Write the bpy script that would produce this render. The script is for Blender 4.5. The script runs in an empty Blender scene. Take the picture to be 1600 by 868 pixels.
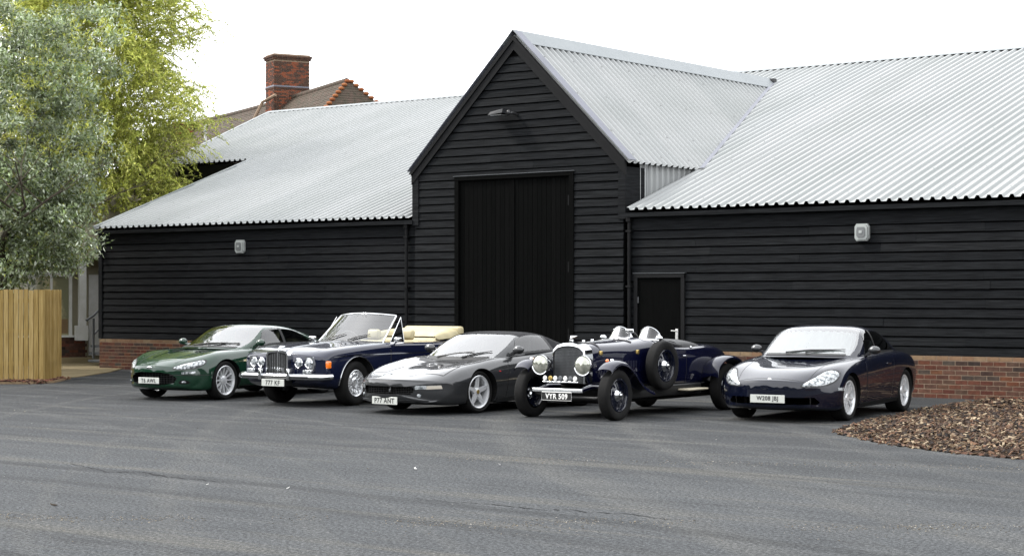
import bpy, bmesh, math, random
import numpy as np
from mathutils import Vector, Matrix
from mathutils.bvhtree import BVHTree

# ------------------------------------------------------------------ camera, sky, sun, exposure
SC = bpy.context.scene
COL = SC.collection
cam_d = bpy.data.cameras.new('camera'); cam = bpy.data.objects.new('camera', cam_d); COL.objects.link(cam)
cam.location = (22.23, -29.307, 1.7); cam.rotation_euler = (math.radians(90), 0, 0.6525)
cam_d.sensor_width = 36; cam_d.lens = 2878.7/1600*36; cam_d.shift_y = 30.94/1600
cam_d.clip_start = 0.5; cam_d.clip_end = 2000
SC.camera = cam
SUN_EL, SUN_AZ = math.radians(46), math.radians(-114)      # azimuth clockwise from +Y
world = bpy.data.worlds.new('World'); SC.world = world; world.use_nodes = True
wn = world.node_tree.nodes; wl = world.node_tree.links
for n in list(wn): wn.remove(n)
w_out = wn.new('ShaderNodeOutputWorld'); w_bg = wn.new('ShaderNodeBackground')
w_sky = wn.new('ShaderNodeTexSky'); w_sky.sky_type = 'NISHITA'; w_sky.sun_disc = False
w_sky.sun_elevation = SUN_EL; w_sky.sun_rotation = SUN_AZ; w_sky.dust_density = 4; w_sky.air_density = 1.2
w_hs = wn.new('ShaderNodeHueSaturation'); w_hs.inputs['Saturation'].default_value = 0.12
w_mx = wn.new('ShaderNodeMixRGB'); w_mx.inputs[0].default_value = 0.72       # closed cloud deck over the sky
w_no = wn.new('ShaderNodeTexNoise'); w_no.inputs['Scale'].default_value = 2.2; w_no.inputs['Detail'].default_value = 5
w_cr = wn.new('ShaderNodeValToRGB'); w_cr.color_ramp.elements[0].color = (8.6, 8.9, 9.4, 1); w_cr.color_ramp.elements[1].color = (11.5, 11.6, 11.8, 1)
w_tc = wn.new('ShaderNodeTexCoord')
wl.new(w_tc.outputs['Generated'], w_no.inputs['Vector']); wl.new(w_no.outputs['Fac'], w_cr.inputs[0])
wl.new(w_sky.outputs[0], w_hs.inputs['Color']); wl.new(w_hs.outputs[0], w_mx.inputs[1]); wl.new(w_cr.outputs[0], w_mx.inputs[2])
wl.new(w_mx.outputs[0], w_bg.inputs['Color']); w_bg.inputs['Strength'].default_value = 0.125
wl.new(w_bg.outputs[0], w_out.inputs[0])
sun_d = bpy.data.lights.new('sun', 'SUN'); sun_d.energy = 1.5; sun_d.angle = math.radians(12); sun_d.color = (1, .96, .9)
sun = bpy.data.objects.new('sun', sun_d); COL.objects.link(sun)
sdir = Vector((math.sin(SUN_AZ)*math.cos(SUN_EL), math.cos(SUN_AZ)*math.cos(SUN_EL), math.sin(SUN_EL)))
sun.rotation_euler = sdir.to_track_quat('Z', 'Y').to_euler(); sun.location = (0, -20, 30)
vs = SC.view_settings; vs.view_transform = 'Standard'; vs.look = 'None'; vs.gamma = 1; vs.exposure = 1.5; vs.use_curve_mapping = False

R = random.Random(7)

# ------------------------------------------------------------------ materials
def nt(m):
    m.use_nodes = True; return m.node_tree.nodes, m.node_tree.links, m.node_tree.nodes['Principled BSDF']
def c4(c): return (c[0], c[1], c[2], 1)
def pm(name, base, rough=.5, metal=0, spec=.5, coat=0, col2=None, nscale=8, nvec=(1, 1, 1), detail=5, rand=None, bump=0, bscale=None, coat_rough=.03, lo=.35, hi=.65, ior=None):
    """principled material; col2: noise-mixed second colour; rand: list of colours picked per object"""
    m = bpy.data.materials.new(name); N, L, P = nt(m)
    P.inputs['Roughness'].default_value = rough; P.inputs['Metallic'].default_value = metal
    P.inputs['Specular IOR Level'].default_value = spec; P.inputs['Coat Weight'].default_value = coat; P.inputs['Coat Roughness'].default_value = coat_rough
    if ior: P.inputs['IOR'].default_value = ior
    P.inputs['Base Color'].default_value = c4(base)
    src = None
    if rand:
        oi = N.new('ShaderNodeObjectInfo'); cr = N.new('ShaderNodeValToRGB'); cr.color_ramp.interpolation = 'LINEAR'
        el = cr.color_ramp.elements
        while len(el) < len(rand): el.new(.5)
        for i, c in enumerate(rand): el[i].position = i/(len(rand)-1); el[i].color = c4(c)
        L.new(oi.outputs['Random'], cr.inputs[0]); src = cr.outputs[0]
    geo = N.new('ShaderNodeNewGeometry'); mp = N.new('ShaderNodeVectorMath'); mp.operation = 'MULTIPLY'; mp.inputs[1].default_value = nvec
    L.new(geo.outputs['Position'], mp.inputs[0])
    if col2 is not None or bump:
        no = N.new('ShaderNodeTexNoise'); no.inputs['Scale'].default_value = nscale; no.inputs['Detail'].default_value = detail
        L.new(mp.outputs[0], no.inputs['Vector'])
    if col2 is not None:
        mr = N.new('ShaderNodeMapRange'); mr.inputs['From Min'].default_value = lo; mr.inputs['From Max'].default_value = hi
        L.new(no.outputs['Fac'], mr.inputs['Value'])
        mx = N.new('ShaderNodeMixRGB'); mx.inputs[1].default_value = c4(base); mx.inputs[2].default_value = c4(col2)
        L.new(mr.outputs[0], mx.inputs[0])
        if src:
            mx.blend_type = 'MULTIPLY'; mx.inputs[2].default_value = c4(col2); L.new(src, mx.inputs[1])
        src = mx.outputs[0]
    if src: L.new(src, P.inputs['Base Color'])
    if bump:
        b = N.new('ShaderNodeBump'); b.inputs['Strength'].default_value = bump; b.inputs['Distance'].default_value = .02
        if bscale:
            n2 = N.new('ShaderNodeTexNoise'); n2.inputs['Scale'].default_value = bscale; n2.inputs['Detail'].default_value = 4; L.new(mp.outputs[0], n2.inputs['Vector']); L.new(n2.outputs['Fac'], b.inputs['Height'])
        else: L.new(no.outputs['Fac'], b.inputs['Height'])
        L.new(b.outputs[0], P.inputs['Normal'])
    return m

M = {}
M['board'] = pm('black_stained_board', (.006, .0066, .0075), .78, spec=.08, rand=[(.0066, .0076, .0088), (.0108, .0119, .013), (.0084, .0093, .0106), (.013, .014, .015)], col2=(.42, .43, .44), nscale=2.6, nvec=(.9, 1, 13), bump=.45, lo=.3, hi=.62)
M['dark'] = pm('black_paint', (.0036, .0038, .0042), .6, spec=.12, col2=(.005, .0052, .0056), nscale=4)
M['door'] = pm('black_door_board', (.002, .0021, .002), .85, spec=.03, rand=[(.0016, .0018, .0017), (.0026, .0027, .0026)], col2=(.7, .7, .7), nscale=3, nvec=(14, 14, .6), bump=.2)
M['void'] = pm('dark_void', (.004, .004, .004), .9, spec=0)
M['roof'] = pm('grey_roof_sheet', (.24, .25, .25), .62, spec=.15, rand=[(.262, .272, .271), (.288, .295, .294), (.274, .283, .282)], col2=(.88, .89, .88), nscale=.8, nvec=(1, .25, 1), detail=7)
M['flash'] = pm('lead_grey_flashing', (.125, .13, .155), .5, spec=.3, col2=(.105, .11, .132), nscale=2)
M['ridge'] = pm('ridge_flashing', (.185, .20, .205), .5, spec=.3, col2=(.165, .18, .185), nscale=2)
M['screw'] = pm('roof_screw', (0.1, 0.1, 0.1), .5)
M['mortar'] = pm('mortar', (.24, .18, .13), .9, spec=.05, col2=(.19, .14, .1), nscale=9, bump=.3)
M['brick'] = pm('red_brick', (.1, .04, .025), .85, spec=.12, rand=[(.085, .03, .021), (.105, .042, .026), (.04, .036, .031), (.125, .05, .024), (.07, .024, .018), (.095, .047, .032), (.03, .022, .019), (.115, .04, .024), (.05, .042, .034), (.1, .036, .022)], col2=(.65, .65, .65), nscale=14, bump=.4, bscale=60)
M['brick_cap'] = pm('sandy_brick', (0.18, 0.125, 0.075), .85, spec=.15, rand=[(0.18, 0.12, 0.07), (0.15, 0.085, 0.05), (0.19, 0.14, 0.085)], col2=(.8, .8, .8), nscale=14)
M['conc'] = pm('pale_concrete', (0.18, 0.145, 0.085), .9, spec=.1, col2=(0.14, 0.1125, 0.065), nscale=1.5, bump=.2, bscale=40)
M['fence'] = pm('new_pine', (.3, .22, .085), .7, spec=.15, rand=[(.28, .205, .078), (.33, .245, .105), (.25, .175, .06), (.31, .225, .09)], col2=(.66, .6, .48), nscale=4, nvec=(14, 14, .7), bump=.15)
M['render'] = pm('cream_wall', (0.26, 0.24, 0.17), .85, spec=.15, col2=(0.225, 0.205, 0.145), nscale=2)
M['white'] = pm('white_paint', (0.468, 0.468, 0.455), .5, col2=(0.416, 0.416, 0.39), nscale=6)
M['lamp_white'] = pm('white_polycarbonate', (.27, .285, .275), .4, spec=.3)
M['lamp_glass'] = pm('ribbed_lamp_glass', (.11, .115, .115), .3, spec=.5)
M['grey_metal'] = pm('grey_metal', (.10, .105, .11), .45, metal=.3)
M['dark_metal'] = pm('dark_metal', (.03, .03, .032), .4, metal=.3)
M['rail'] = pm('grey_painted_rail', (0.055, 0.06, 0.065), .5)
M['tile'] = pm('clay_roof_tile', (0.075, 0.0525, 0.04125), .85, spec=.15, col2=(0.0465, 0.042, 0.03), nscale=5, bump=.3, bscale=12)
M['tile_orange'] = pm('orange_ridge_tile', (0.24, 0.078, 0.027), .8, spec=.15, rand=[(0.252, 0.084, 0.03), (0.204, 0.066, 0.024), (0.276, 0.108, 0.042)], col2=(.75, .75, .7), nscale=12)
M['chim'] = pm('weathered_chimney_brick', (0.182, 0.056, 0.028), .85, spec=.1, col2=(0.0525, 0.035, 0.028), nscale=3.2, nvec=(1, 1, 2.6), detail=3, lo=.42, hi=.58)
M['chim_dark'] = pm('sooty_brick', (0.042, 0.03, 0.0252), .85, spec=.1, col2=(0.072, 0.036, 0.024), nscale=6)
M['bark'] = pm('bark', (.08, .065, .05), .9, spec=.1, col2=(.045, .038, .03), nscale=6, nvec=(1, 1, .3), bump=.5)
M['soil'] = pm('dark_soil', (0.024, 0.0168, 0.012), .95, spec=.05, col2=(0.036, 0.024, 0.016), nscale=20)

def chip_mat():
    m = bpy.data.materials.new('wood_chip'); N, L, P = nt(m); P.inputs['Roughness'].default_value = .8; P.inputs['Specular IOR Level'].default_value = .2
    a = N.new('ShaderNodeAttribute'); a.attribute_name = 'tint'; L.new(a.outputs['Color'], P.inputs['Base Color']); return m
M['chip'] = chip_mat()
def leaf_mat(name, trans):
    m = bpy.data.materials.new(name); N, L, P = nt(m); P.inputs['Roughness'].default_value = .55; P.inputs['Specular IOR Level'].default_value = .3
    a = N.new('ShaderNodeAttribute'); a.attribute_name = 'tint'; L.new(a.outputs['Color'], P.inputs['Base Color'])
    t = N.new('ShaderNodeBsdfTranslucent'); L.new(a.outputs['Color'], t.inputs['Color'])
    mx = N.new('ShaderNodeMixShader'); mx.inputs[0].default_value = trans
    L.new(P.outputs[0], mx.inputs[1]); L.new(t.outputs[0], mx.inputs[2]); L.new(mx.outputs[0], N['Material Output'].inputs['Surface']); return m
M['leaf'] = leaf_mat('leaf', .3)

def asphalt_mat():
    m = bpy.data.materials.new('asphalt'); N, L, P = nt(m)
    geo = N.new('ShaderNodeNewGeometry')
    def noise(scale, vec=(1, 1, 1), detail=6, rot=0):
        mp = N.new('ShaderNodeMapping'); mp.inputs['Scale'].default_value = vec; mp.inputs['Rotation'].default_value = (0, 0, rot)
        L.new(geo.outputs['Position'], mp.inputs['Vector'])
        n = N.new('ShaderNodeTexNoise'); n.inputs['Scale'].default_value = scale; n.inputs['Detail'].default_value = detail; n.inputs['Roughness'].default_value = .65
        L.new(mp.outputs[0], n.inputs['Vector']); return n.outputs['Fac']
    def rng(v, a, b, c=0, d=1):
        r = N.new('ShaderNodeMapRange'); r.inputs['From Min'].default_value = a; r.inputs['From Max'].default_value = b; r.inputs['To Min'].default_value = c; r.inputs['To Max'].default_value = d; L.new(v, r.inputs['Value']); return r.outputs[0]
    def mix(f, a, b, mode='MIX'):
        x = N.new('ShaderNodeMixRGB'); x.blend_type = mode
        if isinstance(f, float): x.inputs[0].default_value = f
        else: L.new(f, x.inputs[0])
        for s, v in ((1, a), (2, b)):
            if isinstance(v, tuple): x.inputs[s].default_value = c4(v)
            else: L.new(v, x.inputs[s])
        return x.outputs[0]
    fine = noise(42, detail=3); grain = noise(130, detail=2); mid = noise(1.1); big = noise(.16, detail=4); tar = noise(.35, (.5, 1.6, 1), rot=.5, detail=6)
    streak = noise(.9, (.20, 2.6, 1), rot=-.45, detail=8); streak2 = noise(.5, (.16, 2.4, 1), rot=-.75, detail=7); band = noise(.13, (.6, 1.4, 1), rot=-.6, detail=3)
    sx = N.new('ShaderNodeSeparateXYZ'); L.new(geo.outputs['Position'], sx.inputs[0])
    def math_(op, a_, b_):
        x = N.new('ShaderNodeMath'); x.operation = op
        for k_, v_ in ((0, a_), (1, b_)):
            if isinstance(v_, (int, float)): x.inputs[k_].default_value = v_
            else: L.new(v_, x.inputs[k_])
        return x.outputs[0]
    # asphalt colour darkened towards the barn for the sky it blocks, with a noisy edge
    edge = math_('ADD', sx.outputs['Y'], math_('MULTIPLY', band, 9.0)); unshaded = rng(edge, -1.5, -12.5)
    c = mix(unshaded, (.0183, .0194, .0209), (.034, .0363, .0395))
    c = mix(rng(big, .35, .65, 0, .5), c, mix(1.0, c, (1.35, 1.35, 1.33), 'MULTIPLY'))
    c = mix(rng(mid, .4, .7, 0, .5), c, mix(1.0, c, (1.4, 1.4, 1.38), 'MULTIPLY'))
    c = mix(rng(streak, .52, .66, 0, .5), c, (.058, .0595, .061))
    c = mix(rng(streak2, .55, .64, 0, .6), c, (.066, .064, .058))
    c = mix(rng(streak, .42, .3, 0, .45), c, (.016, .0168, .0182))
    c = mix(rng(tar, .36, .28, 0, .6), c, (.0145, .015, .0162))
    # tyre sweeps: rings of rubbed and dusty asphalt round a turning circle
    def sweep(cx_, cy_, sc_, lo_, hi_, col_, amt):
        mp = N.new('ShaderNodeMapping'); mp.inputs['Location'].default_value = (-cx_, -cy_, 0); L.new(geo.outputs['Position'], mp.inputs['Vector'])
        ln = N.new('ShaderNodeVectorMath'); ln.operation = 'LENGTH'; L.new(mp.outputs[0], ln.inputs[0])
        n1 = N.new('ShaderNodeTexNoise'); n1.noise_dimensions = '1D'; n1.inputs['Scale'].default_value = sc_; n1.inputs['Detail'].default_value = 5; L.new(math_('ADD', ln.outputs['Value'], math_('MULTIPLY', big, .8)), n1.inputs['W'])
        return math_('MULTIPLY', rng(n1.outputs['Fac'], lo_, hi_), rng(mid, .3, .6, amt*.4, amt)), col_
    for q_ in (sweep(-14, -50, 1.4, .55, .68, (.066, .067, .066), .42), sweep(45, 20, 1.1, .56, .7, (.062, .062, .06), .5), sweep(8, -60, 1.7, .42, .3, (.013, .0138, .015), .5)): c = mix(q_[0], c, q_[1])
    peb = noise(26, detail=2)
    c = mix(rng(peb, .35, .65, 0, 1.0), mix(1.0, c, (.62, .62, .63), 'MULTIPLY'), mix(1.0, c, (1.4, 1.4, 1.38), 'MULTIPLY'))
    c = mix(rng(fine, .36, .64, 0, 1.0), mix(1.0, c, (.42, .42, .43), 'MULTIPLY'), mix(1.0, c, (1.62, 1.62, 1.58), 'MULTIPLY'))
    c = mix(rng(grain, .38, .62, 0, 1.0), mix(1.0, c, (.5, .5, .5), 'MULTIPLY'), mix(1.0, c, (1.5, 1.5, 1.5), 'MULTIPLY'))
    L.new(c, P.inputs['Base Color'])
    P.inputs['Roughness'].default_value = .88; P.inputs['Specular IOR Level'].default_value = .15
    vo = N.new('ShaderNodeTexVoronoi'); vo.inputs['Scale'].default_value = 70; L.new(geo.outputs['Position'], vo.inputs['Vector'])
    b = N.new('ShaderNodeBump'); b.inputs['Strength'].default_value = .5; b.inputs['Distance'].default_value = .012; L.new(vo.outputs['Distance'], b.inputs['Height']); L.new(b.outputs[0], P.inputs['Normal'])
    return m
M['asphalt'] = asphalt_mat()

# ------------------------------------------------------------------ mesh helpers
def tag(o, label=None, cat=None, group=None, kind=None):
    if label: o['label'] = label
    if cat: o['category'] = cat
    if group: o['group'] = group
    if kind: o['kind'] = kind
    return o
def empty(name, loc=(0, 0, 0), rz=0, label=None, cat=None, group=None):
    o = bpy.data.objects.new(name, None); COL.objects.link(o); o.location = loc; o.rotation_euler = (0, 0, rz); o.empty_display_size = .2
    return tag(o, label, cat, group)
def link(name, me, parent=None, loc=None, rot=None):
    o = bpy.data.objects.new(name, me); COL.objects.link(o)
    if parent: o.parent = parent
    if loc: o.location = loc
    if rot: o.rotation_euler = rot
    return o
class MB:
    def __init__(s): s.v = []; s.f = []; s.mi = []; s.cur = 0
    def add(s, vs, fs):
        b = len(s.v); s.v += [tuple(v) for v in vs]; s.f += [tuple(b+i for i in f) for f in fs]; s.mi += [s.cur]*len(fs); return s
    def box(s, x0, x1, y0, y1, z0, z1):
        return s.add([(x0, y0, z0), (x1, y0, z0), (x1, y1, z0), (x0, y1, z0), (x0, y0, z1), (x1, y0, z1), (x1, y1, z1), (x0, y1, z1)],
                     [(0, 3, 2, 1), (4, 5, 6, 7), (0, 1, 5, 4), (1, 2, 6, 5), (2, 3, 7, 6), (3, 0, 4, 7)])
    def hexa(s, p): return s.add(p, [(0, 3, 2, 1), (4, 5, 6, 7), (0, 1, 5, 4), (1, 2, 6, 5), (2, 3, 7, 6), (3, 0, 4, 7)])
    def rbox(s, x0, x1, y0, y1, z0, z1, r=.02):
        """box with chamfered edges"""
        pts = []; fs = []
        bm = bmesh.new(); bmesh.ops.create_cube(bm, size=1)
        for v in bm.verts: v.co = Vector(((x0+x1)/2+v.co.x*(x1-x0), (y0+y1)/2+v.co.y*(y1-y0), (z0+z1)/2+v.co.z*(z1-z0)))
        bmesh.ops.bevel(bm, geom=list(bm.edges), offset=r, segments=3, affect='EDGES', profile=.5)
        bm.verts.index_update()
        s.add([v.co[:] for v in bm.verts], [[v.index for v in f.verts] for f in bm.faces]); bm.free(); return s
    def tube(s, pts, r, n=8, cap=True):
        pts = [Vector(p) for p in pts]; rr = r if isinstance(r, (list, tuple)) else [r]*len(pts)
        b = len(s.v); up = Vector((0, 0, 1)); prev = None
        for i, p in enumerate(pts):
            t = (pts[min(i+1, len(pts)-1)]-pts[max(i-1, 0)]).normalized()
            a = prev if prev is not None else (t.cross(up) if abs(t.z) < .95 else t.cross(Vector((1, 0, 0))))
            a = (a-t*a.dot(t)).normalized(); prev = a; c = t.cross(a)
            for k in range(n):
                th = 2*math.pi*k/n; s.v.append(tuple(p+(a*math.cos(th)+c*math.sin(th))*rr[i]))
        for i in range(len(pts)-1):
            for k in range(n): s.f.append((b+i*n+k, b+i*n+(k+1) % n, b+(i+1)*n+(k+1) % n, b+(i+1)*n+k)); s.mi.append(s.cur)
        if cap:
            s.f.append(tuple(b+k for k in reversed(range(n)))); s.f.append(tuple(b+(len(pts)-1)*n+k for k in range(n))); s.mi += [s.cur]*2
        return s
    def lathe(s, prof, n=32, axis='y', c=(0, 0, 0), close=True):
        """prof: (radius, height) pairs revolved about axis"""
        b = len(s.v); m = len(prof)
        for k in range(n):
            th = 2*math.pi*k/n; co, si = math.cos(th), math.sin(th)
            for r, h in prof:
                p = {'y': (r*co, h, r*si), 'z': (r*co, r*si, h), 'x': (h, r*co, r*si)}[axis]
                s.v.append((p[0]+c[0], p[1]+c[1], p[2]+c[2]))
        for k in range(n):
            k2 = (k+1) % n
            for j in range(m-1): s.f.append((b+k*m+j, b+k2*m+j, b+k2*m+j+1, b+k*m+j+1)); s.mi.append(s.cur)
        return s
    def prism(s, poly, axis, a, b_):
        """2-D polygon extruded along axis between a and b"""
        n = len(poly)
        def P(u, v, w): return {'x': (w, u, v), 'y': (u, w, v), 'z': (u, v, w)}[axis]
        vs = [P(u, v, a) for u, v in poly]+[P(u, v, b_) for u, v in poly]
        return s.add(vs, [tuple(reversed(range(n))), tuple(range(n, 2*n))]+[(i, (i+1) % n, n+(i+1) % n, n+i) for i in range(n)])
    def sphere(s, c, r, n=12, m=8, sc=(1, 1, 1)):
        prof = [(max(1e-4, math.sin(math.pi*j/m))*r, -math.cos(math.pi*j/m)*r) for j in range(m+1)]
        b = len(s.v); s.lathe(prof, n, 'z')
        for i in range(b, len(s.v)): v = s.v[i]; s.v[i] = (v[0]*sc[0]+c[0], v[1]*sc[1]+c[1], v[2]*sc[2]+c[2])
        return s
    def mesh(s, name, mats, smooth=None, fix=True):
        me = bpy.data.meshes.new(name); me.from_pydata(s.v, [], s.f)
        for m in (mats if isinstance(mats, (list, tuple)) else [mats]): me.materials.append(m)
        if any(s.mi): me.polygons.foreach_set('material_index', s.mi)
        if fix:
            bm = bmesh.new(); bm.from_mesh(me); bmesh.ops.remove_doubles(bm, verts=bm.verts, dist=1e-5); bmesh.ops.recalc_face_normals(bm, faces=bm.faces); bm.to_mesh(me); bm.free()
        if smooth is not None:
            me.polygons.foreach_set('use_smooth', [True]*len(me.polygons))
            if smooth < 180: me.set_sharp_from_angle(angle=math.radians(smooth))
        me.update(); return me
    def obj(s, name, mats, parent=None, smooth=None, loc=None, rot=None, fix=True): return link(name, s.mesh(name, mats, smooth, fix), parent, loc, rot)
def at_px(px, py, d):
    r = (px-800)/2878.7*d; c, sn = math.cos(-.6525), math.sin(-.6525)
    return Vector((22.23+c*r+sn*d, -29.307-sn*r+c*d, 1.7+(464.94-py)/2878.7*d))

# ------------------------------------------------------------------ ground
g = MB(); n = 24
g.add([(-500, -500, 0), (500, -500, 0), (500, 500, 0), (-500, 500, 0)], [(0, 1, 2, 3)])
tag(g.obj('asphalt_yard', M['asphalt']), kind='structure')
g = MB(); path = [(-9.05, -4.35), (-9.1, -3.6), (-10.55, -1.5), (-11.9, .02), (-12.7, .02), (-12.7, 12), (-26, 12), (-26, -4.35)]
g.prism(path, 'z', -.02, .02); tag(g.obj('concrete_path', M['conc']), kind='structure')

# ------------------------------------------------------------------ the barn
barn = empty('weatherboarded_barn', (0, 0, 0), 0, 'long black weatherboarded barn with pale corrugated roof and tall gabled entrance', 'barn')
WL, WR = -12.64, 27.0; EZ, SL, RZ = 3.36, .34, 7.48; RY = (RZ-EZ)/SL-.2
GH2, GZ, GS = 2.72, 6.93, .97                       # gable half width, ridge height, slope
roofz = lambda y: EZ+SL*(y+.2)
gz = lambda x: GZ-GS*abs(x)
EXP = .161; ZB = .725
wall = MB()
wall.box(WL, -2.62, 0, .2, 0, 3.3).box(2.62, WR, 0, .2, 0, 3.3)
wall.add([(WL, .02, 0), (WL, .02, 3.3), (WL-.75, 5.85, 5.3), (WL-.75, 5.85, 0)], [(0, 1, 2, 3)])          # raking left end
wall.box(-17.0, WL-.75, 5.95, 6.1, 0, 5.3)
wallo = wall.obj('wall', M['void'], barn)
gw = MB(); gw.prism([(-2.6, 0), (-1.5, 0), (-1.5, 4.1), (1.42, 4.1), (1.42, 0), (2.6, 0), (2.6, 4.15), (0, 6.68), (-2.6, 4.15)], 'y', -.09, .1)
gwo = gw.obj('gable_wall', M['void'], barn)

def board(name, x0, x1, z0, y, parent, x0t=None, x1t=None, h=EXP, mat=None):
    x0t = x0 if x0t is None else x0t; x1t = x1 if x1t is None else x1t
    z0 += R.uniform(-.003, .003); g_ = .024; zt = z0+h-g_; a = R.uniform(.040, .048); k_ = (h-g_)/(h+.025); x0t = x0+(x0t-x0)*k_; x1t = x1+(x1t-x1)*k_
    m = MB(); m.hexa([(x0, y-a, z0), (x1, y-a-R.uniform(-.003, .003), z0+R.uniform(-.003, .003)), (x1, y, z0), (x0, y, z0), (x0t, y-a+.016, zt), (x1t, y-a+.016, zt), (x1t, y, zt), (x0t, y, zt)])
    return m.obj(name, mat or M['board'], parent)
def row(x0, x1, z0, y, parent, **k):
    x = x0; L = R.uniform(1.5, 4.2)
    while x < x1-.01:
        e = x+L
        if x1-e < 1.0: e = x1
        board('board', x, e-(.003 if e < x1 else 0), z0, y, parent, **k); x = e; L = R.uniform(3.0, 4.6)
nrow = 14
for i in range(nrow):
    z = ZB+i*EXP
    row(WL, -2.63, z, -.002, wallo)
    if z < 2.10:
        row(2.63, 2.80, z, -.002, wallo); row(3.93, WR, z, -.002, wallo)
    else: row(2.63, WR, z, -.002, wallo)
i = 0
while True:
    z = ZB+i*EXP; i += 1
    if z > 6.45: break
    if z+EXP < 4.12:
        board('board', -2.6, -1.53, z, -.092, gwo); board('board', 1.45, 2.6, z, -.092, gwo)
    else:
        w = min(2.6, (6.72-z)/GS-.02); wt = max(.02, min(2.6, (6.72-z-EXP-.025)/GS-.02))
        if w > 1.5 and R.random() < .6:
            s_ = R.uniform(-.8, .8); board('board', -w, s_-.002, z, -.092, gwo, -wt, s_-.002); board('board', s_, w, z, -.092, gwo, s_, wt)
        else: board('board', -w, w, z, -.092, gwo, -wt, wt)
zf = ZB+nrow*EXP
m = MB(); m.box(WL-.03, -2.64, -.05, -.003, zf, zf+.25).box(WL-.03, -2.64, -.18, -.05, zf+.25, zf+.33); m.obj('fascia', M['board'], barn)
m = MB(); m.box(2.68, WR, -.05, -.003, zf, zf+.25).box(2.68, WR, -.18, -.05, zf+.25, zf+.33); m.obj('fascia', M['board'], barn)
m = MB(); m.box(WL-.035, WL+.09, -.06, .1, ZB, zf+.25); m.obj('corner_board', M['board'], barn)
m = MB(); m.box(2.5, 2.66, -.15, .6, 3.2, 4.2); m.obj('corner_board', M['board'], barn)
m = MB(); m.box(-2.66, -2.5, -.15, .6, 3.2, 4.2); m.obj('corner_board', M['board'], barn)
for sgn in (-1, 1):                                      # barge boards
    a = (sgn*(GH2-.05), GZ-GS*(GH2-.05)); b = (0, GZ); w = .27
    m = MB(); m.prism([(a[0], a[1]-.03), (b[0], b[1]-.03), (b[0], b[1]-.03-w), (a[0], a[1]-.03-w)][::sgn], 'y', -.165, -.12)
    m.prism([(a[0], a[1]-.02), (b[0], b[1]-.02), (b[0], b[1]-.02-.09), (a[0], a[1]-.02-.09)][::sgn], 'y', -.19, -.167); m.obj('barge_board', M['dark'], barn)
# plinth: bricks one by one where they show, the rest joined
pl = MB(); pl.box(WL-.01, -1.5, -.045, .15, 0, ZB-.012).box(1.42, 2.8, -.045, .15, 0, ZB-.012).box(3.93, WR, -.045, .15, 0, ZB-.012); plo = pl.obj('plinth', M['mortar'], barn)
rest = MB(); BH = ZB/9; BL = .225
bmesh_shared = {}
def brick_mesh(L, mat):
    k = (round(L, 3), mat)
    if k not in bmesh_shared:
        b = MB(); b.box(-L/2, L/2, -.006, .02, 0, BH-.015); bmesh_shared[k] = b.mesh('brick', M[mat])
    return bmesh_shared[k]
nb = 0
for c in range(9):
    x = WL-.01+(BL/2 if c % 2 else 0)
    if c % 2:
        link('brick', brick_mesh(BL/2-.011, 'brick'), plo, (WL-.01+BL/4, -.045, c*BH)); nb += 1
    while x < WR:
        xc = x+BL/2; x += BL
        if -1.6 < xc < 1.5 or 2.75 < xc < 4.0: continue
        see = xc < -9.3 or 7.75 < xc < 11.0 or (c > 5 and 4.2 < xc < 5.6)
        if see and nb < 299:
            nb += 1
            link('brick', brick_mesh(BL-.014, 'brick_cap' if c == 8 else 'brick'), plo, (xc+R.uniform(-.002, .002), -.045+R.uniform(-.0025, .0025), c*BH))
        else: rest.cur = 4 if c == 8 else R.randrange(4); rest.box(xc-BL/2+.0055, xc+BL/2-.0055, -.051, -.02, c*BH, c*BH+BH-.011)
bmats = [pm('red_brick_%s' % n_, c_, .85, spec=.12, col2=tuple(v*.65 for v in c_), nscale=14) for n_, c_ in (('warm', (.1, .038, .024)), ('brown', (.075, .035, .025)), ('grey', (.045, .038, .032)), ('orange', (.12, .047, .024)))]+[pm('sandy_cap_brick', (.17, .115, .07), .85, spec=.1, col2=(.12, .08, .05), nscale=10)]
tag(rest.obj('brickwork', bmats, plo, fix=False), kind='stuff')
m = MB(); m.add([(WR-.05, .02, 0), (WR-.05, .02, 3.3), (WR-.05, RY, RZ-.1), (WR-.05, RY+12, 3.4), (WR-.05, RY+12, 0)], [(0, 1, 2, 3, 4)]); m.obj('end_wall', M['dark'], barn)

# roofs: box-profile sheets, each sheet its own piece
def ribs(x0, x1, pitch=.2):
    """profile points (x, height) from x0 to x1 on a global rib grid"""
    pts = []; k = math.floor(x0/pitch)
    while k*pitch < x1+pitch:
        b = k*pitch
        for dx, h in ((0, 0), (.095, 0), (.125, .05), (.17, .05)): pts.append((b+dx, h))
        k += 1
    def hh(x):
        t = (x/pitch-math.floor(x/pitch))*pitch
        return 0 if t < .095 else (t-.095)/.03*.05 if t < .125 else .05 if t < .17 else (.2-t)/.03*.05
    pts = [p for p in pts if x0+1e-6 < p[0] < x1-1e-6]
    return [(x0, hh(x0))]+pts+[(x1, hh(x1))]
def y_low(x):
    if x > GH2 or (-12.7 <= x < -GH2): return -.2
    if x >= -GH2: return max(-.2, (gz(x)-EZ)/SL-.2-.5)
    if x > -13.4: return -.2+(-12.7-x)*(6.0/.7)
    if x > -17.0: return 5.8
    return 5.8+(-17.0-x)*(RY-5.8)/1.85
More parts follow.
